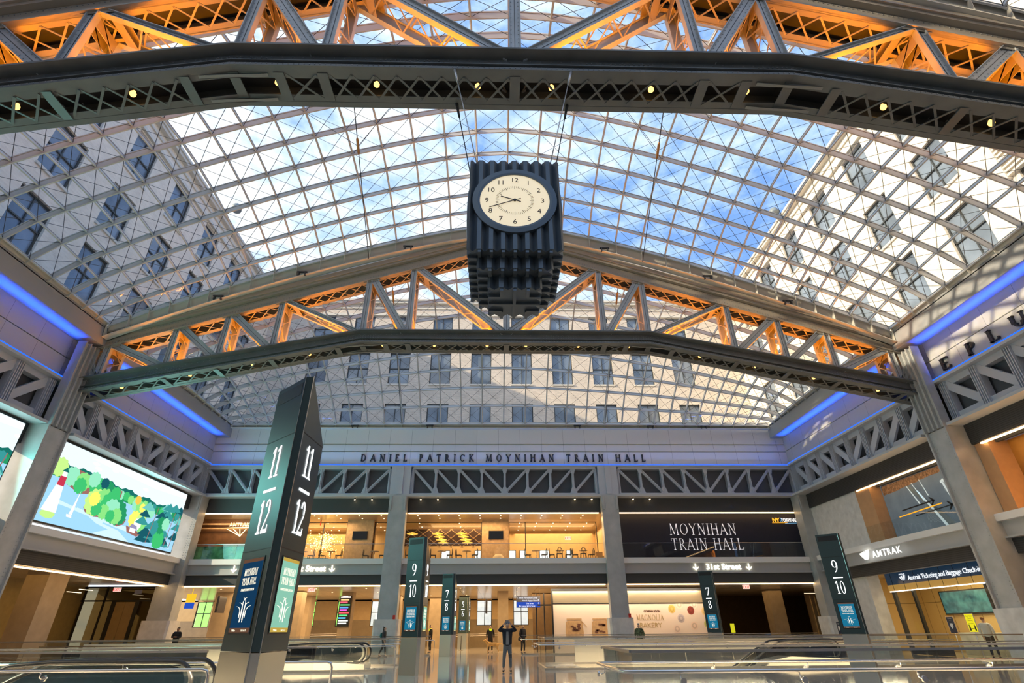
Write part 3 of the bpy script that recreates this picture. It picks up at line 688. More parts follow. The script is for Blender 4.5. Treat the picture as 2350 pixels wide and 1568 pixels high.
# ================================================================== brick facades around the light court
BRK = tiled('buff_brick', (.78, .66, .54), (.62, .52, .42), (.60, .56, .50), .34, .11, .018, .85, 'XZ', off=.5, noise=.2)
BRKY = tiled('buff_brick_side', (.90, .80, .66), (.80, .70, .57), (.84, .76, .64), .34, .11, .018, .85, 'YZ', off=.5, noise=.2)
TRIMS = mat('limestone', (.66, .62, .54), .8, var=.06)
FRAME = mat('window_frame_dark', (.05, .055, .055), .5)
PANE = mat('window_pane', (.16, .20, .25), .08, var=.5, vscale=.35, spec=.9)
def facade(axis, pos, a0, a1, zt, wins, ww, lab, s):
    """axis 'Y': wall in the XZ plane at y=pos; axis 'X': wall in the YZ plane at x=pos, s = inward direction"""
    loc = ((a0+a1)/2, pos, 16) if axis == 'Y' else (pos, (a0+a1)/2, 16)
    t = TH('brick_building', lab, 'building', loc, 'brick buildings around the skylight')
    def bx(m, a, b, d0, d1, z0, z1, k=0):
        lo, hi = min(pos+s*d0, pos+s*d1), max(pos+s*d0, pos+s*d1)
        return m.box(a, b, lo, hi, z0, z1, k) if axis == 'Y' else m.box(lo, hi, a, b, z0, z1, k)
    m = MB(); rows = sorted({w[1] for w in wins}); hs = {w[1]: w[2] for w in wins}
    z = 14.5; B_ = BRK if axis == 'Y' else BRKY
    for r in rows:
        bx(m, a0, a1, -.6, 0, z, r); z = r+hs[r]; cs = sorted(w[0] for w in wins if w[1] == r); a = a0
        for c in cs: bx(m, a, c-ww/2, -.6, 0, r, z); a = c+ww/2
        bx(m, a, a1, -.6, 0, r, z)
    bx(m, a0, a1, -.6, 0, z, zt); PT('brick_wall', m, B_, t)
    c = MB(); bx(c, a0, a1, -.2, .22, zt-1.9, zt-1.65); bx(c, a0, a1, -.2, .12, zt-.95, zt-.8); bx(c, a0, a1, -.2, .38, zt-.35, zt-.1); bx(c, a0, a1, -.6, .5, zt-.1, zt+.12); PT('cornice', c, TRIMS, t)
    for c_, r, h in wins:
        f = MB(); k = .09
        bx(f, c_-ww/2, c_-ww/2+k, -.3, -.15, r, r+h); bx(f, c_+ww/2-k, c_+ww/2, -.3, -.15, r, r+h); bx(f, c_-ww/2, c_+ww/2, -.3, -.15, r, r+k); bx(f, c_-ww/2, c_+ww/2, -.3, -.15, r+h-k, r+h)
        bx(f, c_-ww/2, c_+ww/2, -.3, -.15, r+h/2-k/2, r+h/2+k/2); bx(f, c_-.04, c_+.04, -.3, -.16, r, r+h); bx(f, c_-ww/2-.06, c_+ww/2+.06, -.2, .10, r-.16, r-.002, 1)
        w = PT('window', f, [FRAME, TRIMS], t); PT('pane', bx(MB(), c_-ww/2+.02, c_+ww/2-.02, -.28, -.24, r+.02, r+h-.02), PANE, w)
cols = [XC-.15+(k+.5)*4.3 for k in range(-5, 5)]
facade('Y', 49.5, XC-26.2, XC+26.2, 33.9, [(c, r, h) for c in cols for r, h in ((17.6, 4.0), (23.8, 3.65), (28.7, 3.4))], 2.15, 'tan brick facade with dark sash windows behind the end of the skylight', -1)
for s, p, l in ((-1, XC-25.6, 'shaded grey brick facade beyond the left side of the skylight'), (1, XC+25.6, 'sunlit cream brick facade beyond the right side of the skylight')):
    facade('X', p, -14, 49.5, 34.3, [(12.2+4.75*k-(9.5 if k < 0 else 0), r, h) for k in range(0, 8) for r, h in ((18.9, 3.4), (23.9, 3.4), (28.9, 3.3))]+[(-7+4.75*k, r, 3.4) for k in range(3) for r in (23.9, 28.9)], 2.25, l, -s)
# louvred vent on the right facade
v = MB()
for i in range(12): v.box(XC+25.35, XC+25.6, 15.6, 18.4, 21.4+i*.26, 21.52+i*.26)
v.box(XC+25.3, XC+25.6, 15.4, 15.6, 21.3, 24.6); v.box(XC+25.3, XC+25.6, 18.4, 18.6, 21.3, 24.6)
T1('louvre_vent', v, TRIMS, 'slatted louvre vent on the sunlit facade at the right picture edge', 'vent')
FL1 = (-24.0, 36.2, 35.4); FL2 = (25.0, 35.3, 34.9)
def floodlight(p, arm, lab):
    t = TH('floodlight', lab, 'light', p); P = Vector(p)
    PT('lamp_head', MB().tube([P, P+Vector((.1, -.1, -.45))], .42, 14), mat('lamp_grey', (.22, .26, .28), .5), t)
    PT('arm', MB().tube([P, P+Vector(arm)], .06, 6), DARK, t)
floodlight(FL1, (-1.25, .2, -1.15), 'round floodlight on an arm outside the left half of the skylight')
floodlight(FL2, (1.2, .3, -.6), 'small round floodlight outside the right half of the skylight')

# ================================================================== frieze lettering
LET = mat('letter_dark', (.03, .032, .036), .45)
def lettering(words, size, o, xd, total, lab, track, gap):
    t = TH('wall_lettering', lab, 'lettering', o); X = Vector(xd)
    ws = [sum(GL[c][0]+track for c in w)-track for w in words]; k = (total-gap*(len(words)-1))/sum(ws); x = 0
    for w, L in zip(words, ws):
        m = MB(); serif(m, w, size, Vector(o)+X*x, xd, (0, 0, 1), .12, track=track, sx_=k/size, wt=1.25); PT('word', m, LET, t); x += L*k+gap
    return t
lettering(['DANIEL', 'PATRICK', 'MOYNIHAN', 'TRAIN', 'HALL'], .55, (-10.85, YD-.09, 13.13), (1, 0, 0), 22.6, 'five dark raised words ending in TRAIN HALL across the end wall frieze', .62, .95)
lettering(['E', 'PLURIBUS', 'UNUM'], .62, (XR-.07, 24.0, 13.12), (0, -1, 0), 18.0, 'dark raised letters of E PLURIBUS UNUM on the right frieze', .75, 1.1)
lettering(['EXCELSIOR'.replace('X', 'K')[:0]+'O'], .62, (XL+.07, 16.55, 13.12), (0, 1, 0), .8, 'single dark raised letter on the left frieze at the picture edge', .6, 1)

# ================================================================== hanging clock
CLK = mat('clock_metal', (.10, .125, .15), .36, .6, bump=.03, bscale=90); CY = 9.93; CX = .34
def fluted(h, z0, z1, n, mb, lip=.0):
    pts = []; p = 2*h/n; w = p*.34; d = .10
    cs = [(-h, -h), (h, -h), (h, h), (-h, h)]
    for i in range(4):
        a = Vector((*cs[i], 0)); b = Vector((*cs[(i+1) % 4], 0)); u = (b-a).normalized(); inn = Vector((-u.y, u.x, 0))
        for k in range(n):
            c = a+u*(p*k)
            if k == 0: pts.append(c+u*w*.5)
            else: pts += [c-u*w*.5, c+u*w*.5]
            if k == 0 and n > 4: pts += [c+u*(p-w*.5)*.62, c+u*p*.62+u*.0+inn*d*1.0, c+u*(p-w*.5)] if 0 else []
            pts.append(c+u*p*.5+inn*d)
        pts.append(b-u*w*.5)
    mb.prism([(CX+q.x, CY+q.y, z0) for q in pts], (0, 0, z1-z0))
ck = TH('hanging_clock', 'large dark fluted four-sided clock hanging from the near truss', 'clock', (CX, CY, 7.9))
m = MB(); fluted(1.06, 8.62, 11.33, 8, m); PT('case', m, CLK, ck)
m = MB(); fluted(.84, 8.28, 8.62, 6, m); PT('middle_tier', m, CLK, ck)
m = MB(); fluted(.60, 7.93, 8.28, 4, m)
PT('bottom_tier', m, CLK, ck)
for nm, h, z, n in (('soffit_ribs', 1.04, 8.62, 8), ('soffit_ribs', .82, 8.28, 6), ('soffit_ribs', .58, 7.93, 4)):
    m = MB(); inner = {8.62: .84, 8.28: .60, 7.93: 0}[z]; p = 2*h/n
    for k in range(n+1):
        c = -h+p*k
        for s in (-1, 1):
            lo = max(inner, abs(c)-.0) if abs(c) > inner else inner
            if abs(c) <= h:
                r = max(inner, abs(c)) if z != 7.93 else abs(c)
                if h-r > .03:
                    m = MB(); m.box(CX+c-.035, CX+c+.035, min(CY+s*r, CY+s*h), max(CY+s*r, CY+s*h), z-.07, z); m.box(min(CX+s*r, CX+s*h), max(CX+s*r, CX+s*h), CY+c-.035, CY+c+.035, z-.071, z); PT('soffit_rib', m, CLK, ck)
FACE = mat('clock_face', (.85, .74, .52), .35, emit=(1., .84, .56), es=.45)
for q in range(4):
    Rz = Matrix.Rotation(q*pi/2, 4, 'Z'); cz = 10.03
    def P(x, y, d=0): return Vector((CX, CY, cz))+Rz @ Vector((x, -1.06-d, y))
    def ring(m, r0, r1, d0, d1, n=64):
        for i in range(n):
            a, b = 2*pi*i/n, 2*pi*(i+1)/n
            m.face([P(r0*cos(a), r0*sin(a), d0), P(r0*cos(b), r0*sin(b), d0), P(r1*cos(b), r1*sin(b), d1), P(r1*cos(a), r1*sin(a), d1)])
    m = MB(); ring(m, .80, .80, .005, .035); ring(m, .80, .85, .035, .045); ring(m, .85, .97, .045, .03); ring(m, .97, .97, .03, -.14)
    PT('bezel', m, CLK, ck)
    f = MB(); f.face([P(.81*cos(2*pi*i/64), .81*sin(2*pi*i/64), .010) for i in range(64)]); f.face([P(.95*cos(2*pi*i/64), .95*sin(2*pi*i/64), -.05) for i in range(64)])
    fo = PT('clock_face', f, FACE, ck, label='cream lit dial')
    m = MB(); xd = Rz @ Vector((1, 0, 0))
    for n in range(1, 13):
        a = pi/2-n*pi/6; s = str(n); text(m, s, .19, P(.64*cos(a), .64*sin(a)-.065, .014), xd, (0, 0, 1), .004, align='CENTER')
    PT('numerals', m, BLACK, fo)
    m = MB()
    for i in range(60):
        a = 2*pi*i/60; r0, w = (.38, .008) if i % 5 else (.35, .011); m.bar(P(r0*cos(a), r0*sin(a), .014), P(.44*cos(a), .44*sin(a), .014), w, .003, up=Rz @ Vector((0, 1, 0)))
    PT('minute_marks', m, DARK, fo)
    for ang, L, w, nm in ((pi/2-(9+40/60)*pi/6, .34, .022, 'hour_hand'), (pi/2-41.5*pi/30, .62, .018, 'minute_hand')):
        PT(nm, MB().bar(P(-.15*cos(ang), -.15*sin(ang), .025), P(L*cos(ang), L*sin(ang), .025), w, .008, up=Rz @ Vector((0, 1, 0))), BLACK, fo)
    PT('hub', MB().tube([P(0, 0, .01), P(0, 0, .04)], .035, 12), BLACK, fo)
i = 0
for sx_, x0, x1 in ((-1, -1.33, -.48), (1, 2.03, 1.16)):
    for y0, y1, z0, c, l in ((9.28, 9.45, 15.5, WHITE, 'white'), (10.35, 10.5, 15.4, DARK, 'dark')):
        p, q = Vector((x0, y0, z0)), Vector((x1 if l == 'white' else x1+sx_*.12, y1, 11.25))
        t = TH('clock_cable', '%s suspension cable from the near truss to the %s side of the clock' % (l, 'left' if sx_ < 0 else 'right'), 'cable', p)
        PT('rod', MB().tube([p, q], .016, 6), mat('cable_steel', (.55, .55, .55), .35, .7) if l == 'white' else DARK, t)
        PT('socket', MB().tube([p, p.lerp(q, .14)], .035, 8, rr=[.05, .028]), mat('cable_steel', (.55, .55, .55)) if l == 'white' else DARK, t)
# long bracing cables under the middle vault
for s in (-1, 1):
    brace((XC+s*6.6, 13.0, 22.0), (XC+s*8.2, 24.9, 20.8), .36, [(XC+s*4.3, 15.4, 24.4), (XC+s*9.9, 16.4, 23.0)], 'long steel bracing cable with a turnbuckle under the middle vault, %s of the clock' % ('left' if s < 0 else 'right'))
    brace((XC+s*7.4, 27.6, 21.6), (XC+s*8.3, 40.3, 16.2), .12, [(XC+s*6.2, 29.4, 23.2), (XC+s*9.6, 29.4, 22.4)], 'blue-tinted bracing cable under the far vault, %s of the middle' % ('left' if s < 0 else 'right'))

# ================================================================== video screens on the left wall
PAL = dict(sky=(.80, .93, 1.), sky2=(.62, .84, .98), cloud=(1., .98, .95), water=(.35, .66, .88), water2=(.62, .84, .97), far=(.01, .16, .13), g1=(.02, .30, .12), g2=(.05, .52, .16), g3=(.25, .74, .22), g4=(.55, .85, .25), mint=(.30, .78, .52), yel=(.95, .90, .15), org=(.95, .55, .08), earth=(.33, .14, .12), teal=(.04, .30, .30), teal2=(.16, .55, .50), dteal=(.01, .10, .13), wht=(1., .97, .92), red=(.55, .04, .08), roof=(.30, .28, .45), black=(.02, .02, .02))
PK = list(PAL); PM = [emis('screen_'+k, PAL[k], .85) for k in PK]
def picture(y0, y1, z0, z1, x, seed, lab, part=False):
    rd = random.Random(seed); W_ = y1-y0; H_ = z1-z0; t = TH('video_screen', lab, 'screen', (x, (y0+y1)/2, z0), 'large video screens on the left wall')
    PT('housing', B(x-.25, x-.02, y0-.08, y1+.08, z0-.08, z1+.08), BLACK, t)
    m = MB(); lay = [0]
    def poly(pts, col):
        lay[0] += 1; d = .0006*lay[0]
        pts = [(min(max(u, 0), 1), min(max(v, 0), 1)) for u, v in pts]
        m.face([(x+d, y0+u*W_, z0+v*H_) for u, v in pts], PK.index(col))
    asp = W_/H_
    def blob(u, v, r, col, k=9, sq=1., flat=False):
        n = k*6; pts = []
        for i in range(n):
            a = 2*pi*i/n; rr = r*(.86+.14*abs(sin(a*k/2+seed))); pts.append((u+rr*cos(a)/asp*1.1, v+(rr*sin(a)*sq if not (flat and sin(a) < 0) else rr*sin(a)*.25)))
        poly(pts, col)
    poly([(0, 0), (1, 0), (1, 1), (0, 1)], 'sky'); poly([(0, 0), (1, 0), (1, .5), (0, .62)], 'water')
    for k in range(6): u = rd.random(); blob(u, .80+.16*rd.random(), .07, 'cloud', 7, .35)
    poly([(.2, .93), (.7, .88), (1, .92), (1, .99), (.3, 1)], 'cloud')
    # distant forest
    pts = [(0, .60)]+[(i/40, .76-.12*i/40+.018*(i % 2)+.02*sin(i)) for i in range(41)]+[(1, .52)]; poly(pts, 'far')
    pts = [(0, .56)]+[(i/34, .71-.11*i/34+.02*(i % 2)) for i in range(35)]+[(1, .50)]; poly(pts, 'g1')
    for k in range(26):
        u = k/26; blob(u, .64-.10*u+.03*rd.random(), .07, rd.choice(['g2', 'mint', 'g1', 'g3', 'teal']), 8)
    for k in range(7): poly([(.1+.12*k, .3-.03*k), (.22+.12*k, .26-.02*k), (.25+.12*k, .22-.03*k), (.1+.12*k, .25-.03*k)], 'water2')
    poly([(.3, .2), (.42, .24), (.40, .16), (.52, .12), (.62, 0), (.35, 0), (.45, .10), (.36, .14)], 'water2')
    # near shore left
    poly([(.10, .62), (.12, .50), (.20, .44), (.30, .50), (.46, .56), (.46, .66), (.12, .74)], 'earth')
    for u, v, r, c in ((.05, .68, .13, 'g4'), (.13, .62, .13, 'mint'), (.20, .60, .13, 'g3'), (.19, .54, .11, 'g2'), (.28, .62, .13, 'g2'), (.36, .62, .12, 'g1'), (.26, .68, .11, 'mint'), (.42, .60, .10, 'g2'), (.33, .68, .08, 'dteal')): blob(u, v, r, c, 10)
    # big island
    poly([(.25, .30), (.27, .24), (.33, .21), (.38, .23), (.50, .17), (.54, .22), (.55, .30)], 'earth')
    for u, v, r, c in ((.31, .40, .19, 'g4'), (.36, .46, .17, 'g3'), (.41, .42, .20, 'g2'), (.47, .36, .19, 'g1'), (.43, .36, .17, 'mint'), (.50, .32, .13, 'g1'), (.47, .30, .12, 'g3'), (.38, .31, .11, 'g3'), (.33, .32, .10, 'g2'), (.30, .44, .10, 'yel'), (.43, .28, .09, 'g2')): blob(u, v, r, c, 11)
    # small island with yellow trees
    poly([(.56, .50), (.60, .43), (.64, .42), (.66, .50)], 'earth')
    for u, v, r, c in ((.59, .55, .11, 'mint'), (.62, .53, .10, 'g3'), (.59, .62, .07, 'org'), (.64, .53, .07, 'yel'), (.70, .52, .11, 'g3'), (.72, .50, .09, 'mint')): blob(u, v, r, c, 9)
    # island with house
    poly([(.56, .22), (.58, .13), (.66, .10), (.70, .16)], 'earth')
    for u, v, r, c in ((.61, .33, .14, 'yel'), (.66, .32, .13, 'g4'), (.68, .26, .11, 'g3'), (.64, .28, .09, 'wht')): blob(u, v, r, c, 10)
    poly([(.595, .15), (.64, .14), (.64, .20), (.595, .21)], 'wht'); poly([(.585, .21), (.60, .265), (.64, .25), (.65, .20)], 'roof')
    # dark conifers right
    for k in range(24):
        u = .66+.33*rd.random(); v = .06+.62*rd.random(); r = .055+.03*rd.random(); c = rd.choice(['teal', 'teal2', 'dteal', 'teal'])
        poly([(u-r*.8, v-r*.4), (u-r*.3, v+r*.8), (u, v+r*1.5), (u+r*.3, v+r*.9), (u+r*.9, v-r*.2), (u+r*.2, v-r*.5)], c)
    for u, v, r, c in ((.84, .14, .15, 'g2'), (.83, .36, .13, 'g1'), (.87, .40, .10, 'mint'), (.78, .30, .10, 'teal')): blob(u, v, r, c, 12, 1.1)
    for u in (.74, .90, .95): poly([(u, .05), (u+.005, .05), (u+.03, .62), (u+.026, .62)], 'earth')
    # lighthouse and boat
    blob(.075, .10, .12, 'g4', 14, .45); poly([(.035, .13), (.115, .13), (.098, .52), (.065, .52)], 'wht'); poly([(.062, .46), (.102, .46), (.10, .58), (.066, .58)], 'red'); poly([(.07, .58), (.097, .58), (.095, .64), (.073, .64)], 'wht'); poly([(.065, .64), (.103, .64), (.084, .70)], 'far')
    poly([(.175, .12), (.205, .12), (.20, .155), (.17, .155)], 'wht'); poly([(.182, .16), (.202, .16), (.203, .48)], 'wht')
    PT('display_picture', m, PM, t, label='illustrated river landscape with green islands')
    return t
picture(26.4, 38.9, 6.25, 10.15, XL+.12, 3, 'large glowing screen showing a cartoon river landscape with a lighthouse')
picture(12.2, 24.1, 6.25, 10.15, XL+.12, 8, 'video screen cut off by the left picture edge, mostly pale sky')
area('screen_glow', (XL+.3, 32.6, 8.2), 12, 3.8, 620, (.30, .95, .85), (1, -.15, .25))
area('screen_glow', (XL+.3, 18.2, 8.2), 12, 3.8, 620, (.25, .95, .85), (1, .0, .25))

# ================================================================== track pylons
SHELL = mat('pylon_shell', (.045, .075, .08), .30, .3); SHELLD = mat('pylon_shell_edge', (.02, .028, .032), .35, .3)
STEELP = mat('pylon_base_steel', (.66, .66, .62), .28, 1., bump=.05, bscale=6)
LOGO = emis('logo_cream', (1., .93, .72), 1.1)
def arcs(m, P, cx, cy, k, w, d, mi):
    """the fountain-like mark of crossing curves"""
    for s in (-1, 1):
        for r, h, xo in ((.30, .42, .0), (.40, .22, .12), (.44, .06, .22)):
            pts = []
            for i in range(9):
                a = pi/2*i/8; pts.append((s*(xo-.02-.02)+s*-r*0+s*(.05-r*(1-cos(a)) if 0 else -(.16-xo)+r*(1-cos(a))+.06), h+.28*sin(a)*.9-.05))
            base = pts[0]; pts = [(base[0], -.42+xo*.9)]+pts
            for a, b in zip(pts[:-1], pts[1:]): m.bar(P(cx+a[0]*k, cy+a[1]*k, d), P(cx+b[0]*k, cy+b[1]*k, d), w, .002, up=P(0, 1, 0)-P(0, 0, 0), m=mi)
def pylon(x, y, ra, top, bot, lab, H=4.72, scr='blue'):
    """triangular in plan: corners A (left), B-C (near, bevelled), D (right, back); front face AB, side face CD"""
    t = TH('track_pylon', lab, 'sign pylon', (x, y, 0), 'track number pylons')
    A, Bc, C, D = [Vector(p) for p in ra]; Dn = D+Vector((.0, .0)); Ab = A+(D-A).normalized()*.10; Db = D+(A-D).normalized()*.08
    pl = [A, Bc, C, D, Db, Ab]; W3 = lambda p, z: (x+p[0], y+p[1], z)
    zs = 1.20; zt = 3.90
    PT('base', MB().prism([W3(p, .0) for p in pl], (0, 0, zs-.01)), STEELP, t)
    PT('shell', MB().prism([W3(p, zs) for p in pl], (0, 0, zt-zs)), SHELL, t)
    # wedge head: full height along AB, sloping down to D
    a, b, c, d, e_, f = pl; m = MB(); q = [W3(p, zt) for p in pl]; Ht = [W3(a, H), W3(b, H), W3(c, H)]
    m.face([q[0], q[1], Ht[1], Ht[0]]); m.face([q[1], q[2], Ht[2], Ht[1]]); m.face([q[2], q[3], Ht[2]]); m.face([q[3], q[4], q[5], q[0], Ht[0], Ht[1], Ht[2]]) if 0 else None
    m.face([q[3], Ht[2], Ht[1], Ht[0], q[5], q[4]]); m.face([q[0], Ht[0], q[5]]); PT('head', m, SHELL, t)
    for (p0, p1), nm, txt in (((A, Bc), 'f', 1), ((C, D), 's', 1)):
        u = (p1-p0).normalized(); nrm = Vector((u.y, -u.x)); L = (p1-p0).length
        def P(s, z, d=0.): return Vector((x+p0.x+u.x*s+nrm.x*d, y+p0.y+u.y*s+nrm.y*d, z))
        xd = (u.x, u.y, 0); mid = L/2; m = MB()
        k = .74 if len(top) > 1 else 1.
        serif(m, top, .44, P(mid-(.03 if nm == 's' else 0), 3.30, .004), xd, (0, 0, 1), .006, align='C', sx_=k*.86, track=.08, wt=.85)
        serif(m, bot, .44, P(mid, 2.55, .004), xd, (0, 0, 1), .006, align='C', sx_=(.74 if len(bot) > 1 else 1)*.86, track=.08, wt=.85)
        m.prism([P(mid-.17, 3.10, .004), P(mid+.17, 3.10, .004), P(mid+.17, 3.135, .004), P(mid-.17, 3.135, .004)], (nrm.x*.006, nrm.y*.006, 0))
        PT('numerals', m, NUMW, t)
        m = MB()
        for z in (3.86, 2.34): m.prism([P(0, z, .001), P(L, z, .001), P(L, z+.012, .001), P(0, z+.012, .001)], (nrm.x*.003, nrm.y*.003, 0))
        PT('seam', m, BLACK, t)
        col = (.01, .14, .24) if top != '11' else (.006, .035, .085)
        if nm == 's': col = (.22, .48, .36)
        w = L*.72; s0 = mid-w/2+.0; z0, z1 = 1.38, 2.26
        m = MB(); m.prism([P(s0, z0, .002), P(s0+w, z0, .002), P(s0+w, z1, .002), P(s0, z1, .002)], (nrm.x*.006, nrm.y*.006, 0))
        disp = PT('display', m, BLACK, t)
        m = MB(); e0 = .02
        m.prism([P(s0+e0, z0+e0, .008), P(s0+w-e0, z0+e0, .008), P(s0+w-e0, z1-e0, .008), P(s0+e0, z1-e0, .008)], (nrm.x*.002, nrm.y*.002, 0), 0)
        m.prism([P(s0+e0, z0+e0, .011), P(s0+w-e0, z0+e0, .011), P(s0+w-e0, z0+.07, .011), P(s0+e0, z0+.07, .011)], (nrm.x*.001, nrm.y*.001, 0), 1)
        m.prism([P(s0+e0, z1-.06, .011), P(s0+w-e0, z1-.06, .011), P(s0+w-e0, z1-e0, .011), P(s0+e0, z1-e0, .011)], (nrm.x*.001, nrm.y*.001, 0), 1)
        c2 = s0+w/2
        for ww, zz, sz in (('MOYNIHAN', 2.04, .085), ('TRAIN HALL', 1.93, .085)): serif(m, ww, sz, P(c2, zz, .012), xd, (0, 0, 1), .002, m=2, align='C', track=.10, sx_=.60, wt=.85)
        text(m, 'PENNSYLVANIA STATION', .042, P(c2, 1.86, .012), xd, (0, 0, 1), .001, m=2, align='CENTER', sx_=.75)
        for tx, off, al in (('9:40am', -.2, 'LEFT'), ('Exit to 31', .2, 'RIGHT')): text(m, tx, .034, P(c2+off*w/.6, z0+.032, .013), xd, (0, 0, 1), .001, m=2, align=al)
        arcs(m, lambda s_, z_, d_: P(s_, z_, d_), c2, 1.62, .26, .010, .013, 2)
        PT('display_image', m, [emis('disp_'+('g' if nm == 's' else 'b' if top != '11' else 'n'), col, .9), emis('disp_bar_'+('g' if nm == 's' else 'b'), (.42, .28, .05) if nm == 's' else (.10, .05, .03), 1.), LOGO], disp)
        if nm == 'f':
            m = MB()
            m.prism([P(.06, H-.26, .001), P(L-.06, H-.26, .001), P(L-.06, H-.07, .001), P(.06, H-.07, .001)], (nrm.x*.003, nrm.y*.003, 0)); PT('speaker_grille', m, BLACK, t)
    # bright metal arrises at the near corner
    for p in (Bc, C):
        s = (p-(Bc+C)/2).normalized(); n_ = Vector((0, -1)); pp = p+n_*.004
        PT('edge_trim', MB().tube([W3(pp, .05), W3(pp, H)], .006, 5), CHROME, t)
    return t
PLAN = [(-.60, .56), (-.0, .0), (.12, -.02), (.17, .72)]
PLANR = [(-.62, .50), (.0, .0), (.10, .03), (.16, .70)]
pylon(-2.86, 7.10, PLAN, '11', '12', 'tall dark 11/12 track pylon in the left foreground')
pylon(-2.95, 22.2, [(-.66, .36), (-.0, .0), (.12, .04), (.22, .72)], '9', '10', 'dark 9/10 track pylon left of the man with the phone')
pylon(-2.92, 37.6, [(-.72, .30), (-.0, .0), (.14, .05), (.26, .7)], '7', '8', 'dark 7/8 track pylon in the left row, between 9/10 and 5/6')
pylon(-2.75, 53.5, [(-.80, .25), (-.0, .0), (.14, .05), (.26, .7)], '5', '6', 'small distant black 5/6 track pylon', H=4.1+.3)
pylon(13.55, 21.6, PLANR, '9', '10', 'dark 9/10 track pylon by the right railing in front of the corner column')
pylon(13.9, 36.6, [(-.74, .40), (.0, .0), (.10, .03), (.16, .70)], '7', '8', 'dark 7/8 track pylon in front of the bakery hoarding')
# ================================================================== mezzanine lounge behind the end wall
GOLD = mat('gold_wall', (.50, .34, .16), .5, var=.06)
GOLDD = mat('gold_wall_dark', (.30, .19, .08), .45, var=.08)
mb = MB(); mb.box(-19.0, 9.0, 41.3, 52, 9.22, 9.28); mb.box(-23.5, -19, 41.3, 43.6, 9.24, 9.3)
ST('ceiling_lounge', mb, mat('lounge_ceiling', (.46, .36, .24), .3))
mb = MB(); mb.box(-19.0, 9.0, 49.3, 49.5, 5.95, 9.25); mb.box(8.75, 8.95, 42, 49.3, 5.95, 9.25); mb.box(-18.9, -18.7, 43.5, 49.3, 5.95, 9.25)
ST('wall_lounge', mb, GOLD)
mb = MB(); mb.box(-23.4, -16.9, 43.4, 43.55, 5.62, 9.25); mb.box(-23.5, -23.35, 41.3, 43.5, 5.62, 9.25)
ST('wall_walnut', mb, WOODD)
mb = MB()
for y in (42.9, 43.0): mb.box(-23.4, -17, y, y+.02, 8.75-(y-42.9)*3, 8.85-(y-42.9)*3)
T1('ceiling_fin', mb, WOOD, 'stepped timber fins under the ceiling left of the 11/12 pylon', 'fin')
for x, w, l in ((-10.95, 2.1, 'left'), (-.2, 2.15, 'middle')):
    t = TH('timber_pillar', 'pale timber clad pillar with a black screen in the %s bay of the lounge' % l, 'pillar', (x, 44, 5.98)); PT('cladding', B(x-w/2, x+w/2, 43.75, 44.8, 5.62, 9.22), WOOD, t)
    tv = TH('wall_screen', 'small black screen on the timber pillar in the %s bay' % l, 'screen', (x, 43.72, 7.7)); xx = x+.05
    PT('panel', B(xx-.58, xx+.58, 43.68, 43.75, 7.74, 8.38), BLACK, tv); PT('screen_face', B(xx-.54, xx+.54, 43.67, 43.68, 7.78, 8.34), mat('screen_black', (.01, .01, .01), .1), tv)
def pane(name, lab, cat, x0, x1, y, z0, z1, muls, glassm=GLASSC, grp=None):
    t = TH(name, lab, cat, ((x0+x1)/2, y, z0), grp)
    m = MB(); m.box(x0, x1, y-.03, y+.03, z1-.05, z1); m.box(x0, x1, y-.03, y+.03, z0, z0+.04)
    for v in muls: m.box(v-.03, v+.03, y-.03, y+.03, z0, z1)
    PT('frame', m, BLACK, t); PT('glass', B(x0, x1, y-.006, y+.006, z0+.04, z1-.05), glassm, t); return t
pane('glass_partition', 'glass front of the lounge left of the middle timber pillar', 'glazing', -7.9, -1.28, 44, 5.98, 9.1, (-7.85, -1.3))
pane('glass_partition', 'glass front of the lounge right of the middle timber pillar', 'glazing', .88, 8.0, 44, 5.98, 9.1, (.9, 2.2, 7.95))
pane('glass_partition', 'glass front of the lounge with the sparkling chandelier behind it', 'glazing', -16.8, -12.0, 44, 5.98, 9.1, (-16.7, -13.9, -12.05))
pane('glass_partition', 'narrow glass front right of the left timber pillar', 'glazing', -9.9, -8.2, 44, 5.98, 9.1, (-9.85, -8.25))
# glass balustrades of the mezzanine
for a, b, l in ((-22.6, -8.2, 'left'), (-6.8, 7.8, 'middle'), (9.1, 23.2, 'right')):
    t = TH('glass_balustrade', 'low glass balustrade at the mezzanine edge of the %s bay' % l, 'balustrade', ((a+b)/2, 40.9, 5.98), 'mezzanine balustrades')
    g = MB(); n = 8; d = (b-a)/n
    for i in range(n): g.box(a+i*d+.01, a+(i+1)*d-.01, 40.90, 40.92, 5.98, 7.02)
    PT('glass', g, GLASS, t); PT('rail', B(a, b, 40.88, 40.94, 7.02, 7.05), CHROME, t)
# lounge back wall: lattice screen, windows, bright lower windows
m = MB()
for k in range(-3, 6):
    x = -6.9+k*.95; x1 = x+2.1; f0 = max(0, (-8.0-x)/2.1); f1 = min(1, (-1.35-x)/2.1)
    if f1 > f0: m.bar((x+2.1*f0, 46.6, 7.5+1.5*f0), (x+2.1*f1, 46.6, 7.5+1.5*f1), .05, .04, up=(0, 1, 0)); m.bar((x+2.1*f0, 46.65, 9.0-1.5*f0), (x+2.1*f1, 46.65, 9.0-1.5*f1), .05, .04, up=(0, 1, 0))
T1('lattice_screen', m, WOOD, 'diamond timber lattice screen behind the hanging lamps of the lounge', 'screen')
T1('lattice_backing', B(-8.1, -1.3, 46.75, 46.85, 7.66, 9.0), mat('plum', (.07, .035, .03), .5), 'dark panel behind the diamond lattice in the lounge', 'panel')
WINL = emis('window_daylight', (1., .98, .94), 1.5)
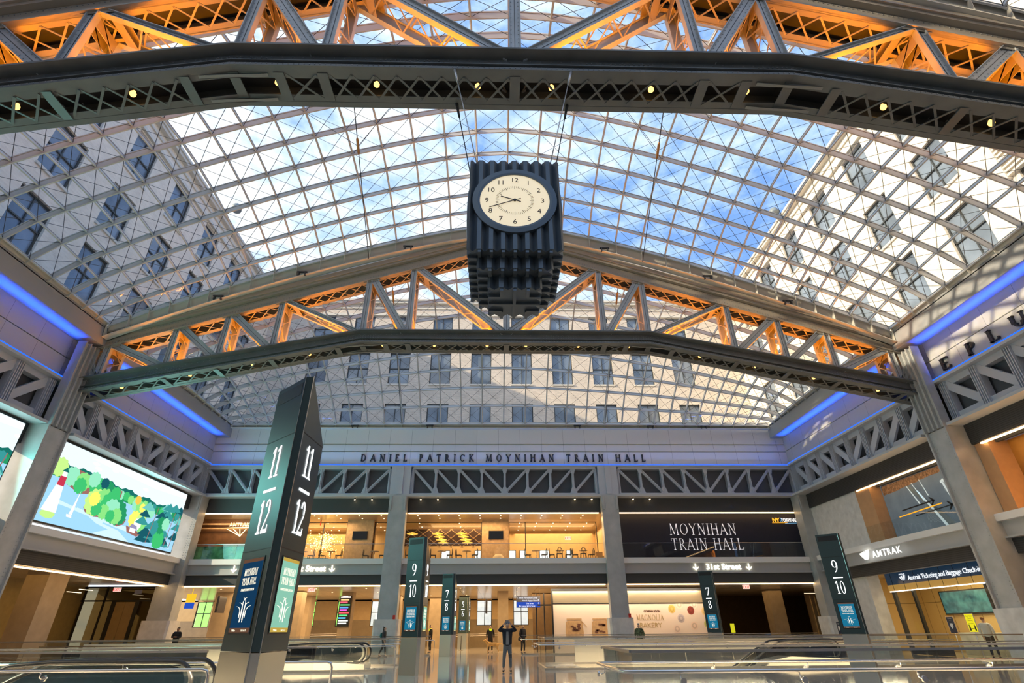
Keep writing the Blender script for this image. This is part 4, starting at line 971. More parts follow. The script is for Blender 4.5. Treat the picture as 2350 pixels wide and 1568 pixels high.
for i, (x, w) in enumerate(((-4.6, .7), (-1.75, .45), (1.2, .7), (2.2, .45), (4.1, .75), (6.3, .4))):
    t = TH('lounge_window', 'bright low window at the back of the lounge, %s from the left' % ('first', 'second', 'third', 'fourth', 'fifth', 'sixth')[i], 'window', (x, 49.2, 6.0)); PT('pane', B(x-w/2, x+w/2, 49.16, 49.2, 6.0, 7.55), WINL, t); PT('frame', B(x-w/2-.05, x+w/2+.05, 49.2, 49.25, 5.95, 7.6), DARK, t)
# pendants
cone = MB().lathe([(.05, .13), (.12, .10), (.46, .0), (.44, -.01), (.05, -.05)], n=20); bulbm = MB().lathe([(0, -.12), (.05, -.09), (.05, -.03)], n=10); cordm = MB().tube([(0, 0, .12), (0, 0, .5)], .008, 4)
SHADE = mat('pendant_shade', (.75, .50, .12), .35, .6, emit=(1., .55, .08), es=.8); p0 = None
for gi, (gx, nn) in enumerate(((-7.05, 1), (-4.98, 4), (-3.0, 4))):
    for k in range(nn):
        loc = (gx+k*.17, 45.4, 8.42-.235*k); lb = 'conical brass pendant lamp in the %s column, %s from the top' % (('left single', 'middle', 'right')[gi], ('first', 'second', 'third', 'lowest')[k])
        if gi == 0: lb = 'single conical brass pendant lamp above the left 9/10 pylon'
        if p0 is None:
            p0 = TH('pendant_lamp', lb, 'lamp', loc, 'brass pendant lamps in the lounge'); PT('shade', cone, SHADE, p0, local=True); PT('bulb', bulbm, BULB, p0, local=True); PT('cord', cordm, BLACK, p0, local=True)
        else: DUP(p0, loc, label=lb)
# chandelier of sparks
m = MB(); st = MB(); rd = random.Random(2)
for k in range(330):
    a, r = rd.uniform(0, 2*pi), abs(rd.gauss(0, .62)); z = 7.85+rd.gauss(0, .38); x, y = -14.35+r*cos(a)*1.2+(z < 7.3)*.6, 46+r*sin(a); d = .022; m.box(x-d, x+d, y-d, y+d, z-d, z+d)
    if k % 6 == 0: st.tube([(-14.35, 46, 7.9), (x, y, z)], .006, 3)
t = TH('chandelier', 'sparkling golden chandelier behind the lounge glass right of the 11/12 pylon', 'chandelier', (-14.35, 46, 7.0))
PT('bulbs', m, emis('spark', (1., .55, .12), 8.), t)['kind'] = 'stuff'; PT('stems', st, GOLD, t)['kind'] = 'stuff'
# downlights in the ceilings
dm = MB().lathe([(0, -.012), (.045, -.012), (.05, .0)], n=10).mesh('downlight', DOT); ring_ = MB().lathe([(.05, -.002), (.075, -.015), (.08, 0)], n=10).mesh('ring', WHITE)
d0 = None
def downl(x, y, z, lab, grp):
    global d0
    if d0 is None: d0 = TH('downlight', lab, 'light', (x, y, z), grp); PT('lens', dm, None, d0, local=True); PT('trim_ring', ring_, None, d0, local=True)
    else: DUP(d0, (x, y, z), label=lab, group=grp)
for x in (-17.5, -15.8, -14.1, -12.4, -10.7, -9.0, -6.2, -4.6, -3.0, -1.4, .2, 1.8, 3.4, 5.0, 6.6):
    for y in (41.9, 43.0): downl(x, y, 9.21, 'small recessed downlight in the ceiling strip in front of the lounge glass', 'downlights in front of the lounge glass')
for x in (-16.5, -14, -10, -6.5, -3.2, 1.8, 3.2, 4.6, 6.0, 7.4):
    for y in (45.2, 46.9, 48.6): downl(x, y, 9.21, 'small recessed downlight in the ceiling behind the lounge glass', 'downlights behind the lounge glass')
for x in (-20.5, -17, -13.5, -9.8, -6.0, -2.8, 1.6):
    for y in (43.2, 47.5, 52.5): downl(x, y, 4.21, 'recessed downlight in the arcade ceiling of the ground floor', 'arcade downlights')
spot0 = None
for i, x in enumerate((-10.9, -9.6, -5.9, -4.6, 5.9, 7.2, 10.4, 11.7)):
    lb = 'small glowing spotlight under the girder ledge, %s from the left' % ('first', 'second', 'third', 'fourth', 'fifth', 'sixth', 'seventh', 'eighth')[i]
    if spot0 is None:
        spot0 = TH('spotlight', lb, 'light', (x, 40.75, 10.2), 'spotlights under the end girder'); PT('lens', MB().lathe([(0, -.07), (.05, -.05), (.06, 0)], n=12), DOT, spot0, local=True); PT('housing', MB().lathe([(.06, 0), (.07, .12), (0, .12)], n=12), DARK, spot0, local=True)
    else: DUP(spot0, (x, 40.75, 10.2), label=lb)

# chairs and tables on the mezzanine
CH = mat('chair_black', (.02, .02, .022), .5)
def mkchair(loc, lab, grp, rz):
    t = TH('cafe_chair', lab, 'chair', loc, grp, rz)
    PT('seat', B(-.22, .22, -.21, .21, .43, .47), CH, t, local=True)
    b = MB(); pts = [(-.20+.40*(i/8), .20-.0*i, .47+.42*sin(pi*i/8)**.5 if 0 < i < 8 else .47) for i in range(9)]; b.tube(pts, .022, 6)
    b.tube([(-.08, .2, .47), (-.08, .2, .84)], .012, 5).tube([(.08, .2, .47), (.08, .2, .84)], .012, 5); PT('backrest', b, CH, t, local=True)
    for i in (-1, 1):
        for j in (-1, 1): PT('leg', MB().tube([(i*.18, j*.17, .44), (i*.22, j*.22, 0)], .02, 6), CH, t, local=True)
    return t
c0 = None; TB = mat('table_top', (.50, .38, .26), .4)
def chair(x, y, rz, lab):
    global c0
    if c0 is None: c0 = mkchair((x, y, 5.95), lab, 'black cafe chairs on the mezzanine', rz)
    else: DUP(c0, (x, y, 5.95), rz, label=lab)
tb0 = None
SETS = [(-12.55, 'by the left timber pillar'), (-9.3, 'just left of the end wall column'), (-4.25, 'under the middle column of pendant lamps'), (-2.35, 'under the right column of pendant lamps'), (-14.6, 'behind the 11/12 pylon'), (2.9, 'right of the middle timber pillar'), (4.72, 'under the red exit sign of the lounge'), (6.5, 'near the right end of the lounge glass'), (-6.15, 'beside the 9/10 pylon head')]
for i, (x, where) in enumerate(SETS):
    y = 42.3 ; lb = 'small round cafe table %s' % where
    if tb0 is None:
        tb0 = TH('cafe_table', lb, 'table', (x, y, 5.95), 'cafe tables on the mezzanine')
        PT('table_top', MB().lathe([(0, .75), (.33, .75), (.33, .72), (0, .72)], n=18), TB, tb0, local=True); PT('stem', MB().tube([(0, 0, .02), (0, 0, .73)], .03, 8), CHROME, tb0, local=True); PT('foot', MB().lathe([(.24, 0), (.22, .02), (.03, .04)], n=16), CHROME, tb0, local=True)
    else: DUP(tb0, (x, y, 5.95), label=lb)
    chair(x-.62, y+.05*(i % 2), pi/2+.2*(i % 3-1), 'black bentwood cafe chair left of the table %s' % where); chair(x+.62, y-.05, -pi/2+.25*(i % 2), 'black bentwood cafe chair right of the table %s' % where)
    if i in (6, 7): chair(x-.1, y-.65, pi, 'black cafe chair in front of the table %s' % where)
m = MB(); m.lathe([(0, .55), (.25, .52), (.42, .35), (.46, 0)], (.05, 42.6, 5.95), 20); T1('planter_dome', m, mat('straw', (.66, .50, .30), .7), 'pale rounded planter at the foot of the middle timber pillar', 'planter')
m = MB(); m.box(7.5, 8.0, 41.9, 42.6, 5.95, 6.28); m.box(7.5, 8.0, 42.4, 42.7, 6.28, 6.6); T1('sofa', m, mat('ochre_fabric', (.55, .33, .12), .8), 'low ochre sofa in the corner of the lounge beside the column', 'sofa')
m = MB(); m.box(-14.9, -12.9, 42.6, 43.2, 5.98, 6.3); T1('reception_desk', m, mat('desk_pale', (.6, .62, .62), .4), 'pale low desk behind the balustrade right of the 11/12 pylon', 'desk')
m = MB()
for k in range(6): m.box(-16.2+k*.35, -15.9+k*.35, 43.2, 43.3, 6.0, 7.05-.16*k)
T1('stair_flank', m, mat('stair_glass', (.5, .62, .66), .2), 'pale stepped glass flank of a stair right of the 11/12 pylon', 'stair')
# exit sign in the lounge + amtrak wall mark
def exit_sign(x, y, z, xd, lab, s='EXIT', w=.5):
    t = TH('exit_sign', lab, 'sign', (x, y, z), None); X = Vector(xd); n = X.cross(Vector((0, 0, 1))); c = Vector((x, y, z))
    PT('sign_box', MB().prism([c-X*w/2, c+X*w/2, c+X*w/2+Vector((0, 0, .26)), c-X*w/2+Vector((0, 0, .26))], -n*.06), mat('sign_white', (.85, .8, .75), .4, emit=(1., .75, .7), es=.5), t)
    m = MB(); text(m, s, .25, c+n*.01+Vector((0, 0, .04)), xd, (0, 0, 1), .01, align='CENTER'); PT('lettering', m, emis('exit_red', (1., .04, .03), 2.), t)
exit_sign(5.75, 45.0, 7.86, (1, 0, 0), 'red EXIT sign behind the right lounge glass')
exit_sign(-13.35, 41.6, 3.92, (1, 0, 0), 'red EXIT sign under the left street sign of the end wall')
exit_sign(18.2, 41.6, 3.95, (1, 0, 0), 'red EXIT sign under the 31st Street sign on the right')
exit_sign(-26.0, 40.0, 3.9, (1, 0, 0), 'red EXIT sign in the dark arcade left of the corner column')
T1('sprinkler_pipe', MB().tube([(-14.1, 43.6, 9.2), (-14.1, 43.6, 8.8)], .04, 6), mat('signal_red', (.7, .03, .02), .4), 'thin red drop pipe at the head of the chandelier glazing', 'pipe')
# travelmark: fan of curved rails
def mark(m, P, k, mi=0, up=None, thick=.10):
    for a0, a1, x0 in ((0, 1, 0), (1, 2, 0), (2, 3, 0)):
        pass
    for i in range(3):
        pts = []
        for j in range(9):
            u = j/8; pts.append((-.75+1.35*u+.0*i, .32-.0*i-(.28+.16*i)*(u-.5)**2*0+.10*sin(pi*u)*0-.14*i-(.30*(1-u)**1.6)*(0)))
        top = [(-1.0+1.9*u, .38-.10*sin(pi*u)*0) for u in (0, 1)]
    # three slanting blades meeting at a lower point
    O = (.05, -.55)
    for i, (xa, xb, yt) in enumerate(((-1.0, -.70, .24), (-.52, -.16, .34), (.06, .66, .42))):
        q = []
        for j in range(7): u = j/6; q.append((xa+(O[0]-.34+.19*i-xa)*u**1.3, yt+(O[1]+.10-yt)*u))
        r = []
        for j in range(7): u = 1-j/6; r.append((xb+(O[0]-.28+.21*i-xb)*u**1.5, yt+.06+(O[1]+.06-yt)*u))
        for j in range(6):
            a, b, c, d = q[j], q[j+1], r[5-j], r[6-j]; m.prism([P(a[0]*k, a[1]*k), P(b[0]*k, b[1]*k), P(c[0]*k, c[1]*k), P(d[0]*k, d[1]*k)], up, mi)
t = TH('lit_logo', 'glowing fan-shaped rail logo on the walnut wall left of the 11/12 pylon', 'sign', (-20.3, 43.3, 7.9)); GLOW = emis('logo_glow', (1., .72, .38), 3.)
m = MB()
for i in range(4):
    x0 = -1.15+.55*i; pts = [(x0+(.1-x0)*u**1.4, .28+.16*u*(1-u)*2-.62*u) for u in [j/8 for j in range(9)]]
    for a, b in zip(pts[:-1], pts[1:]): m.bar((-20.2+a[0], 43.34, 8.3+a[1]), (-20.2+b[0], 43.34, 8.3+b[1]), .05, .02, up=(0, 1, 0))
m.bar((-21.35, 43.34, 8.58), (-19.0, 43.34, 8.66), .05, .02, up=(0, 1, 0)); PT('mark', m, GLOW, t)
m = MB(); text(m, 'AMTRAK', .36, (-21.1, 43.36, 8.72), (1, 0, 0), (0, 0, 1), .02, bold=.008, spacing=1.1); PT('lettering', m, GLOW, t)
T1('painted_reflection', B(-23.0, -17.2, 41.3, 41.34, 5.99, 6.95), mat('reflected_art', (.10, .28, .12), .2, var=.9, vscale=1.6), 'low panel painted with green reflected art behind the left balustrade', 'panel')  # reflection of the art, painted as the colour of a stand-in panel

# ================================================================== banner in the right bay
t = TH('banner', 'wide dark navy banner with large white serif TRAIN HALL lettering in the right bay', 'banner', (16.4, 41.5, 5.98))
PT('backing', B(9.2, 23.6, 41.5, 41.6, 5.7, 9.3), mat('banner_navy', (.008, .009, .022), .6), t)
m = MB(); serif(m, 'MOYNIHAN', .80, (13.1, 41.48, 7.70), (1, 0, 0), (0, 0, 1), .02, sx_=.875, wt=.62, track=.14); serif(m, 'TRAIN HALL', .80, (13.1, 41.48, 6.62), (1, 0, 0), (0, 0, 1), .02, sx_=.855, wt=.62, track=.14)
PT('title_lettering', m, mat('banner_white', (.8, .78, .8), .5, emit=(1, .95, 1), es=.35), t)
m = MB(); text(m, 'NY', .40, (21.25, 41.48, 8.62), (1, 0, 0), (0, 0, 1), .02, bold=.02); m.box(21.2, 22.4, 41.47, 41.49, 8.53, 8.56); PT('corner_lettering', m, emis('ny_orange', (1., .42, .03), 1.1), t)
m = MB(); text(m, 'FORWARD', .36, (21.98, 41.48, 8.63), (1, 0, 0), (0, 0, 1), .02, sx_=.70, bold=.01); PT('corner_lettering', m, emis('forward_white', (.9, .85, .8), .9), t)
m = MB(); m.bar((21.9, 41.48, 8.64), (22.0, 41.48, 8.78), .03, .02, up=(0, 1, 0)); m.bar((22.0, 41.48, 8.78), (21.9, 41.48, 8.94), .03, .02, up=(0, 1, 0)); m.bar((22.2, 41.48, 8.51), (23.4, 41.48, 8.53), .03, .02, up=(0, 1, 0)); PT('arrow_mark', m, emis('pale_blue', (.2, .45, .7), .8), t)

# ================================================================== street signs on the beams
SGN = emis('sign_glow', (1., .93, .70), 2.2)
def arrow(m, x, y, z):
    m.box(x-.035, x+.035, y-.05, y, z, z+.42)
    for s in (-1, 1): m.bar((x, y-.025, z-.0), (x+s*.2, y-.025, z+.2), .05, .07, up=(0, 1, 0))
for pre, xs, w, l in (('31st Street', 14.35, 3.9, 'glowing 31st Street sign with two down arrows on the beam under the banner'), ('33rd Street'.replace('33rd', '31st'), -18.7, 6.9, 'glowing Street sign with down arrows partly hidden by the 11/12 pylon')):
    t = TH('street_sign', l, 'sign', (xs, 40.6, 5.1)); m = MB(); arrow(m, xs, 40.6, 5.14); PT('arrow', m, SGN, t); m = MB(); arrow(m, xs+w, 40.6, 5.14); PT('arrow', m, SGN, t)
    m = MB(); s_ = .54; text(m, pre, s_, (xs+w-.45 if w > 5 else xs+w/2+.08, 40.57, 5.17), (1, 0, 0), (0, 0, 1), .06, align='RIGHT' if w > 5 else 'CENTER', bold=.012, spacing=1.05); PT('lettering', m, SGN, t)

# ================================================================== ground floor arcade behind the end wall
mb = MB(); WX = (-29.2, -18.95, -15.3, -11.9, -1.32, 2.36); a = -34; ww = 1.5
for x in WX: mb.box(a, x-ww/2, 59, 59.3, 2.4, 4.25); a = x+ww/2
mb.box(a, 6, 59, 59.3, 2.4, 4.25); mb.box(-34, 6, 59, 59.3, 4.1, 4.25)
ST('wall_arcade_back', mb, GOLD)
mb = MB(); a = -34
mb.box(-34, 6, 58.98, 59.3, 0, 1.85)
for x in WX: mb.box(a, x-ww/2, 58.98, 59.3, 1.85, 2.4); a = x+ww/2
mb.box(a, 6, 58.98, 59.3, 1.85, 2.4); ST('wall_arcade_dado', mb, STONED)
OUT = emis('street_daylight', (1., .97, .92), 1.7); OUTG = emis('street_green', (.22, .62, .10), 1.2)
for i, x in enumerate(WX):
    t = TH('street_window', 'tall black-framed street window at the back of the arcade, %s from the left' % ('first', 'second', 'third', 'fourth', 'fifth', 'sixth')[i], 'window', (x, 59.1, 1.85), 'street windows of the arcade')
    m = MB(); z0, z1 = 1.85, 4.12
    for u in (-ww/2, 0, ww/2-.06): m.box(x+u-.0, x+u+.06, 59.05, 59.12, z0, z1)
    for z in (z0, 3.05, z1-.06): m.box(x-ww/2, x+ww/2, 59.05, 59.12, z, z+.06)
    PT('frame', m, BLACK, t); PT('pane', B(x-ww/2, x+ww/2, 59.16, 59.18, z0, z1), GLASSC, t)
m = MB(); m.face([(-36, 61.5, -1), (8, 61.5, -1), (8, 61.5, 3.4), (-36, 61.5, 3.4)])
T1('street_facade', B(-36, 8, 64, 64.2, -1, 9), mat('street_wall', (.55, .50, .44), .8, var=.6, vscale=1.2, emit=(.9, .9, .88), es=.7), 'bright street scene seen through the arcade windows', 'facade', group=None)
T1('green_hoarding', B(-32, -15, 63.4, 63.6, 0, 4.3), mat('green_board', (.25, .65, .12), .6, emit=(.25, .7, .12), es=.8), 'green hoarding outside the left arcade windows', 'hoarding')
pil = 0
for x, y, w, l in ((.45, 47, .86, 'behind the man with the phone'), (-12.1, 47, .9, 'carrying the departure board'), (-17.2, 51.5, 1.5, 'second right of the 11/12 pylon'), (-9.3, 52, 1.3, 'left of the end wall column'), (-21.6, 46.5, 1.5, 'left of the 11/12 pylon'), (-15.7, 45.5, 1.0, 'just right of the 11/12 pylon'), (-5.9, 56, 1.2, 'behind the left 9/10 pylon'), (22.6, 46.5, 1.1, 'lit in the dark right arcade'), (26.8, 48, 1.0, 'farthest right in the dark right arcade'), (17.6, 52, 1.3, 'behind the right 7/8 pylon')):
    T1('stone_pillar', B(x-w/2, x+w/2, y, y+w, 0, 4.3), STONE, 'square tan stone pillar of the arcade, %s' % l, 'pillar', group='arcade pillars')
# ramp railings at the back
m = MB()
for y, zz in ((56.5, .9), (57.5, 1.05)): m.tube([(-6.5, y, zz), (1.5, y, zz+.15)], .025, 6); m.tube([(-26, y-1, zz+.1), (-14, y-1, zz+.2)], .025, 6)
T1('ramp_rail', m, CHROME, 'thin metal ramp rails in front of the arcade windows', 'railing')
# departure board on the pillar
t = TH('departure_board', 'narrow black departure board with coloured rows on a stone pillar', 'board', (-12.1, 46.9, 1.7)); PT('panel', B(-12.62, -11.72, 46.86, 46.98, 1.75, 3.95), BLACK, t)
m = MB(); cs = [(1, .9, .8), (.9, .5, .2), (.8, .1, .15), (.1, .5, .15), (.1, .3, .8), (.7, .1, .6), (.8, .1, .1), (.1, .6, .2), (.1, .5, .9), (.8, .8, .75), (.8, .8, .75)]; ms = [emis('row_%d' % i, c, 1.1) for i, c in enumerate(cs)]
for i in range(11): z = 3.78-.185*i; m.box(-12.56+(i % 2)*.03, -11.78-(i % 3)*.10, 46.85, 46.86, z, z+.10, i)
m.box(-12.4, -12.0, 46.85, 46.86, 3.88, 3.92, 0); PT('rows', m, ms, t)
# hanging direction sign
t = TH('hanging_sign', 'hanging grey and blue direction sign above the waiting man', 'sign', (2.35, 44, 2.9)); PT('board', B(1.43, 3.25, 44, 44.08, 2.9, 3.68), mat('sign_grey', (.10, .11, .16), .4), t)
PT('blue_panel', B(1.45, 3.23, 43.98, 44, 2.92, 3.28), emis('sign_blue', (.02, .06, .35), 1.), t)
m = MB()
for s, z, al, x in (('i  Amtrak Metropolitan Lounge', 3.52, 'LEFT', 1.5), ('Amtrak Baggage Claim', 3.33, 'RIGHT', 2.98), ('31st Street', 3.13, 'RIGHT', 2.72), ('8th Avenue & 31st Street', 2.96, 'LEFT', 1.62)): text(m, s, .145, (x, 43.975, z), (1, 0, 0), (0, 0, 1), .004, align=al, sx_=.82)
for z in (3.36, 3.16): m.box(3.02, 3.16, 43.97, 43.98, z+.03, z+.05); m.bar((3.16, 43.97, z+.04), (3.10, 43.97, z+.10), .02, .01, up=(0, 1, 0)); m.bar((3.16, 43.97, z+.04), (3.10, 43.97, z-.02), .02, .01, up=(0, 1, 0))
PT('lettering', m, emis('sign_text', (.9, .92, 1), 1.), t); PT('hanger', MB().tube([(1.45, 44.04, 3.68), (1.45, 44.04, 4.25)], .015, 5).tube([(3.2, 44.04, 3.68), (3.2, 44.04, 4.25)], .015, 5), BLACK, t)
for x, y, l in ((-.95, 50, 'left of the pillar behind the man'), (-20.9, 44, 'near the far left corner')):
    T1('ceiling_display', B(x-.08, x+.08, y, y+1.2, 2.7, 3.8), mat('disp_dark', (.03, .03, .04), .2), 'dark hanging display seen edge-on, %s' % l, 'display')
t = TH('hanging_sign', 'yellow and blue hanging sign beside the corner column on the left', 'sign', (-22.4, 43, 3.0)); PT('panel', B(-22.75, -22.1, 43, 43.06, 3.35, 3.9).box(-22.45, -22.4, 43.01, 43.05, 3.9, 4.25), emis('yel_sign', (.9, .55, .03), .8), t); PT('blue_panel', B(-22.75, -22.1, 42.98, 43.04, 2.95, 3.33), emis('blue_sign2', (.02, .08, .5), .8), t)
T1('white_barrier', B(-22.4, -19.6, 50, 50.1, 0, 1.35), mat('barrier_white', (.7, .62, .5), .5), 'pale low barrier behind the left railing', 'barrier')

# ================================================================== bakery hoarding
t = TH('bakery_hoarding', 'cream bakery hoarding with printed jars and cupcakes under the banner', 'hoarding', (9.6, 43, 0))
PT('printed_panel', B(4.1, 15.6, 43, 43.1, 0, 3.08), mat('hoarding_cream', (.78, .62, .48), .5), t); m = MB(); m.box(4.0, 15.6, 42.97, 43.12, 3.08, 3.14); m.box(4.0, 4.1, 42.95, 43.2, 0, 4.1); m.box(4.0, 15.6, 42.97, 43.12, 3.95, 4.12); m.box(3.0, 4.0, 43.6, 43.7, 3.0, 3.1)
for x in (2.9, 3.5): m.box(x, x+.08, 44.2, 44.3, 0, 3.9)
PT('frame', m, BLACK, t); PT('upper_panel', B(4.1, 15.6, 43.05, 43.1, 3.14, 3.95), mat('satin_brass', (.62, .50, .32), .25, .7), t)
m = MB(); text(m, 'COMING SOON', .20, (11.4, 42.985, 2.52), (1, 0, 0), (0, 0, 1), .01, align='CENTER', sx_=.85, bold=.008); PT('small_lettering', m, mat('brown_ink', (.12, .05, .03), .6), t)
m = MB(); serif(m, 'MAGNOLIA', .36, (11.2, 42.985, 2.0), (1, 0, 0), (0, 0, 1), .01, align='C', sx_=.80, wt=.8); text(m, 'BAKERY', .46, (11.2, 42.985, 1.52), (1, 0, 0), (0, 0, 1), .01, align='CENTER'); PT('title_lettering', m, mat('gold_ink', (.50, .34, .14), .5), t)
JG = mat('jar_cream', (.52, .31, .14), .5, var=.15, vscale=6); JD = mat('jar_choc', (.14, .05, .025), .6)
for i, x in enumerate((5.6, 7.5, 9.0)):
    m = MB(); m.prism([(x-.62, 42.98, .9), (x+.62, 42.98, .9), (x+.66, 42.98, 1.2), (x+.60, 42.98, 1.9), (x+.45, 42.98, 2.0), (x-.45, 42.98, 2.0), (x-.60, 42.98, 1.9), (x-.66, 42.98, 1.2)], (0, .02, 0)); m.box(x-.55, x+.55, 42.965, 42.98, 2.05, 2.14)
    rd = random.Random(i)
    for k in range(9): u, v = x-.4+.8*rd.random(), 1.25+(.5*rd.random() if i != 1 else .12*rd.random()+(k % 2)*.4); m.box(u-.10, u+.12, 42.96, 42.98, v-.05, v+.06, 1)
    m.bar((x+.5, 42.96, 2.0), (x+.9, 42.96, 1.6), .03, .02, up=(0, 1, 0)); PT('printed_jar', m, [JG, JD], t)
for i, (x, z, c) in enumerate(((12.9, 2.72, (.75, .50, .12)), (14.3, 2.62, (.30, .05, .03)), (15.35, 2.55, (.80, .55, .22)), (13.5, 2.10, (.55, .45, .42)), (14.4, 1.62, (.80, .58, .42)), (15.4, 1.72, (.55, .55, .15)), (13.1, 1.42, (.78, .58, .45)), (12.0+1.5, 3.0, (.85, .7, .5)), (14.6, 3.0, (.85, .72, .55)))):
    m = MB()
    for r, d, k in ((.26, .0, 0), (.18, .01, 1), (.09, .02, 0)): m.face([(x+r*cos(2*pi*j/20), 42.99-d, min(z+r*1.08*sin(2*pi*j/20), 3.07)) for j in range(20)], k)
    PT('printed_cupcake', m, [mat('icing_%d' % i, c, .5), mat('icing2_%d' % i, [v*.75 for v in c], .5)], t)
# dark right arcade walls
mb = MB(); mb.box(15.6, 30, 56, 56.2, 0, 4.6); mb.box(15.55, 15.7, 43, 56, 0, 4.3); mb.box(3.0, 15.6, 50, 50.2, 0, 4.3); mb.box(30, 30.2, 41, 56.2, 0, 4.7)
ST('wall_arcade_right', mb, mat('bronze_wall', (.10, .055, .02), .5, var=.15))
m = MB()
for k in range(5): m.box(24.6+k*.35, 24.66+k*.35, 45, 45.1, 0, 3.6)
T1('slatted_gate', m, GOLD, 'thin upright slats of a gate beside the far right corner column', 'gate')
m = MB(); text(m, 'TICKETS', .20, (24.3, 45.0, 3.75), (1, 0, 0), (0, 0, 1), .01) if 0 else m.box(24.2, 25.3, 45, 45.02, 3.78, 3.84)
T1('lit_line', m, emis('dim_white', (.9, .75, .5), .8), 'thin lit line above the slatted gate', 'light')
t = TH('wet_floor_sign', 'small upright yellow notice on a post behind the right railing', 'sign', (17.6, 44, 0)); PT('panel', B(17.45, 17.75, 44, 44.03, 1.15, 1.75), emis('yellow_notice', (.7, .65, .02), .7), t); PT('post', MB().tube([(17.6, 44.02, 0), (17.6, 44.02, 1.2)], .02, 6), CHROME, t)

# ================================================================== right wall: galleries and ticket office
ST('wall_right_stone', B(23.6, 24.2, 34.3, 40.0, 5.98, 9.32), CONC); ST('wall_right_base', B(23.6, 24.4, 35.9, 41.0, 0, 4.6), CONC); ST('wall_right_lintel', B(24.5, 25.2, 26, 40.0, 4.45, 5.7), CONC); ST('wall_right_return', B(23.9, 24.5, 34.35, 41.3, 4.5, 9.4), CONC)
mb = MB(); mb.box(23.5, 24.3, 32.85, 34.25, 5.98, 9.3); ST('wall_right_timber', mb, mat('copper_timber', (.52, .30, .15), .45, var=.06))
mb = MB(); mb.box(24.3, 24.5, 25.8, 32.8, 5.6, 9.32); mb.box(23.62, 24.5, 25.8, 34.3, 9.33, 9.42); mb.box(23.62, 24.8, 8, 24.6, 9.33, 9.42); ST('wall_right_recess', mb, BEAM)
# bridge picture
t = TH('bridge_picture', 'large blue-grey aerial picture of a white cable bridge on the right wall', 'picture', (24.25, 29.4, 6.0)); X0 = 24.22
PT('backing', B(X0, 24.3, 26.0, 32.78, 5.99, 9.2), mat('picture_slate', (.10, .135, .16), .5, var=.3, vscale=.9, emit=(.3, .4, .5), es=.12), t)
def yz(m, pts, mi, d): m.face([(X0-d, y, z) for y, z in pts], mi)
m = MB(); rd = random.Random(5)
pts = [(32.7, 9.18), (26.05, 9.18)]+[(26.05+6.65*i/20, 8.95-.75*i/20*0-.35*(i/20)+.05*rd.random()) for i in range(21)]; yz(m, pts, 0, .004); PT('far_shore', m, mat('town_brown', (.26, .15, .09), .7, var=.6, vscale=9), t)
m = MB()
for y0, y1, za, zb, w in ((30.6, 30.0, 8.75, 7.6, .12), (30.15, 29.6, 8.8, 7.7, .10), (29.5, 29.2, 8.85, 7.9, .08), (29.9, 28.6, 8.3, 6.2, .22), (28.0, 27.2, 8.45, 6.1, .24), (27.9, 26.7, 8.5, 6.05, .2), (26.7, 26.3, 8.7, 6.1, .16)):
    yz(m, [(y0-w*.2, za), (y0+w*.3, za), (y1+w, zb), (y1, zb)], 0, .008)
yz(m, [(28.1, 8.42), (27.8, 8.5), (27.8, 8.36), (28.1, 8.3)], 0, .009)
for k in range(22): yz(m, [(28.0, 8.3-.02*k), (28.0, 8.31-.02*k), (26.1+.02*k, 7.9-.09*k), (26.1+.02*k, 7.88-.09*k)], 1, .006); yz(m, [(29.6, 8.2-.02*k), (29.6, 8.215-.02*k), (28.9-.09*k+1, 6.6-.02*k), (28.88-.09*k+1, 6.6-.02*k)], 1, .006)
yz(m, [(30.6, 8.7), (30.4, 8.75), (27.9, 6.0), (28.6, 6.0)], 2, .005); PT('bridge_towers', m, [mat('pale_blue_paint', (.62, .74, .80), .5, emit=(.7, .85, .9), es=.25), mat('cable_paint', (.40, .50, .56), .5), mat('deck_paint', (.20, .26, .30), .5)], t)
m = MB(); yz(m, [(31.6, 7.55), (29.0, 7.62), (29.0, 7.55), (31.6, 7.48)], 0, .012); yz(m, [(29.3, 7.8), (29.2, 7.8), (28.9, 7.58), (29.2, 7.36), (29.3, 7.36), (29.08, 7.58)], 0, .012)
yz(m, [(30.7, 7.08), (27.9, 7.15), (27.9, 7.1), (30.7, 7.03)], 0, .012); yz(m, [(28.2, 7.36), (28.1, 7.36), (27.8, 7.12), (28.1, 6.9), (28.2, 6.9), (28.0, 7.12)], 0, .012); yz(m, [(32.0, 7.25), (28.5, 7.36), (28.5, 7.3), (32.0, 7.19)], 1, .012)
text(m, 'NY', .46, (X0-.014, 26.9, 8.55), (0, -1, 0), (0, 0, 1), .004, m=1, bold=.02); m.box(X0-.016, X0-.012, 26.0, 26.95, 8.44, 8.47, 1); PT('arrows', m, [BLACK, emis('orange_mark', (1., .40, .02), .9)], t)
T1('glass_balustrade', B(23.40, 23.42, 25.95, 34.2, 5.98, 7.0), GLASSQ, 'glass balustrade in front of the bridge picture', 'balustrade', group=None)
# orange panel right of the column
T1('backlit_panel', B(24.6, 24.7, 9.5, 24.3, 5.7, 9.3), mat('amber_mottle', (.55, .26, .05), .5, var=.7, vscale=.35), 'mottled orange-lit panel at the right picture edge', 'panel')
T1('timber_jamb', B(23.6, 24.6, 23.75, 24.5, 5.98, 9.3), mat('copper_timber', (.52, .30, .15)), 'warm lit jamb between the ribbed right column and the orange panel', 'jamb')
mb = MB(); mb.box(24.4, 24.6, 8, 24.3, 0, 4.6); ST('wall_right_near', mb, mat('amber_wall', (.35, .22, .10), .5))
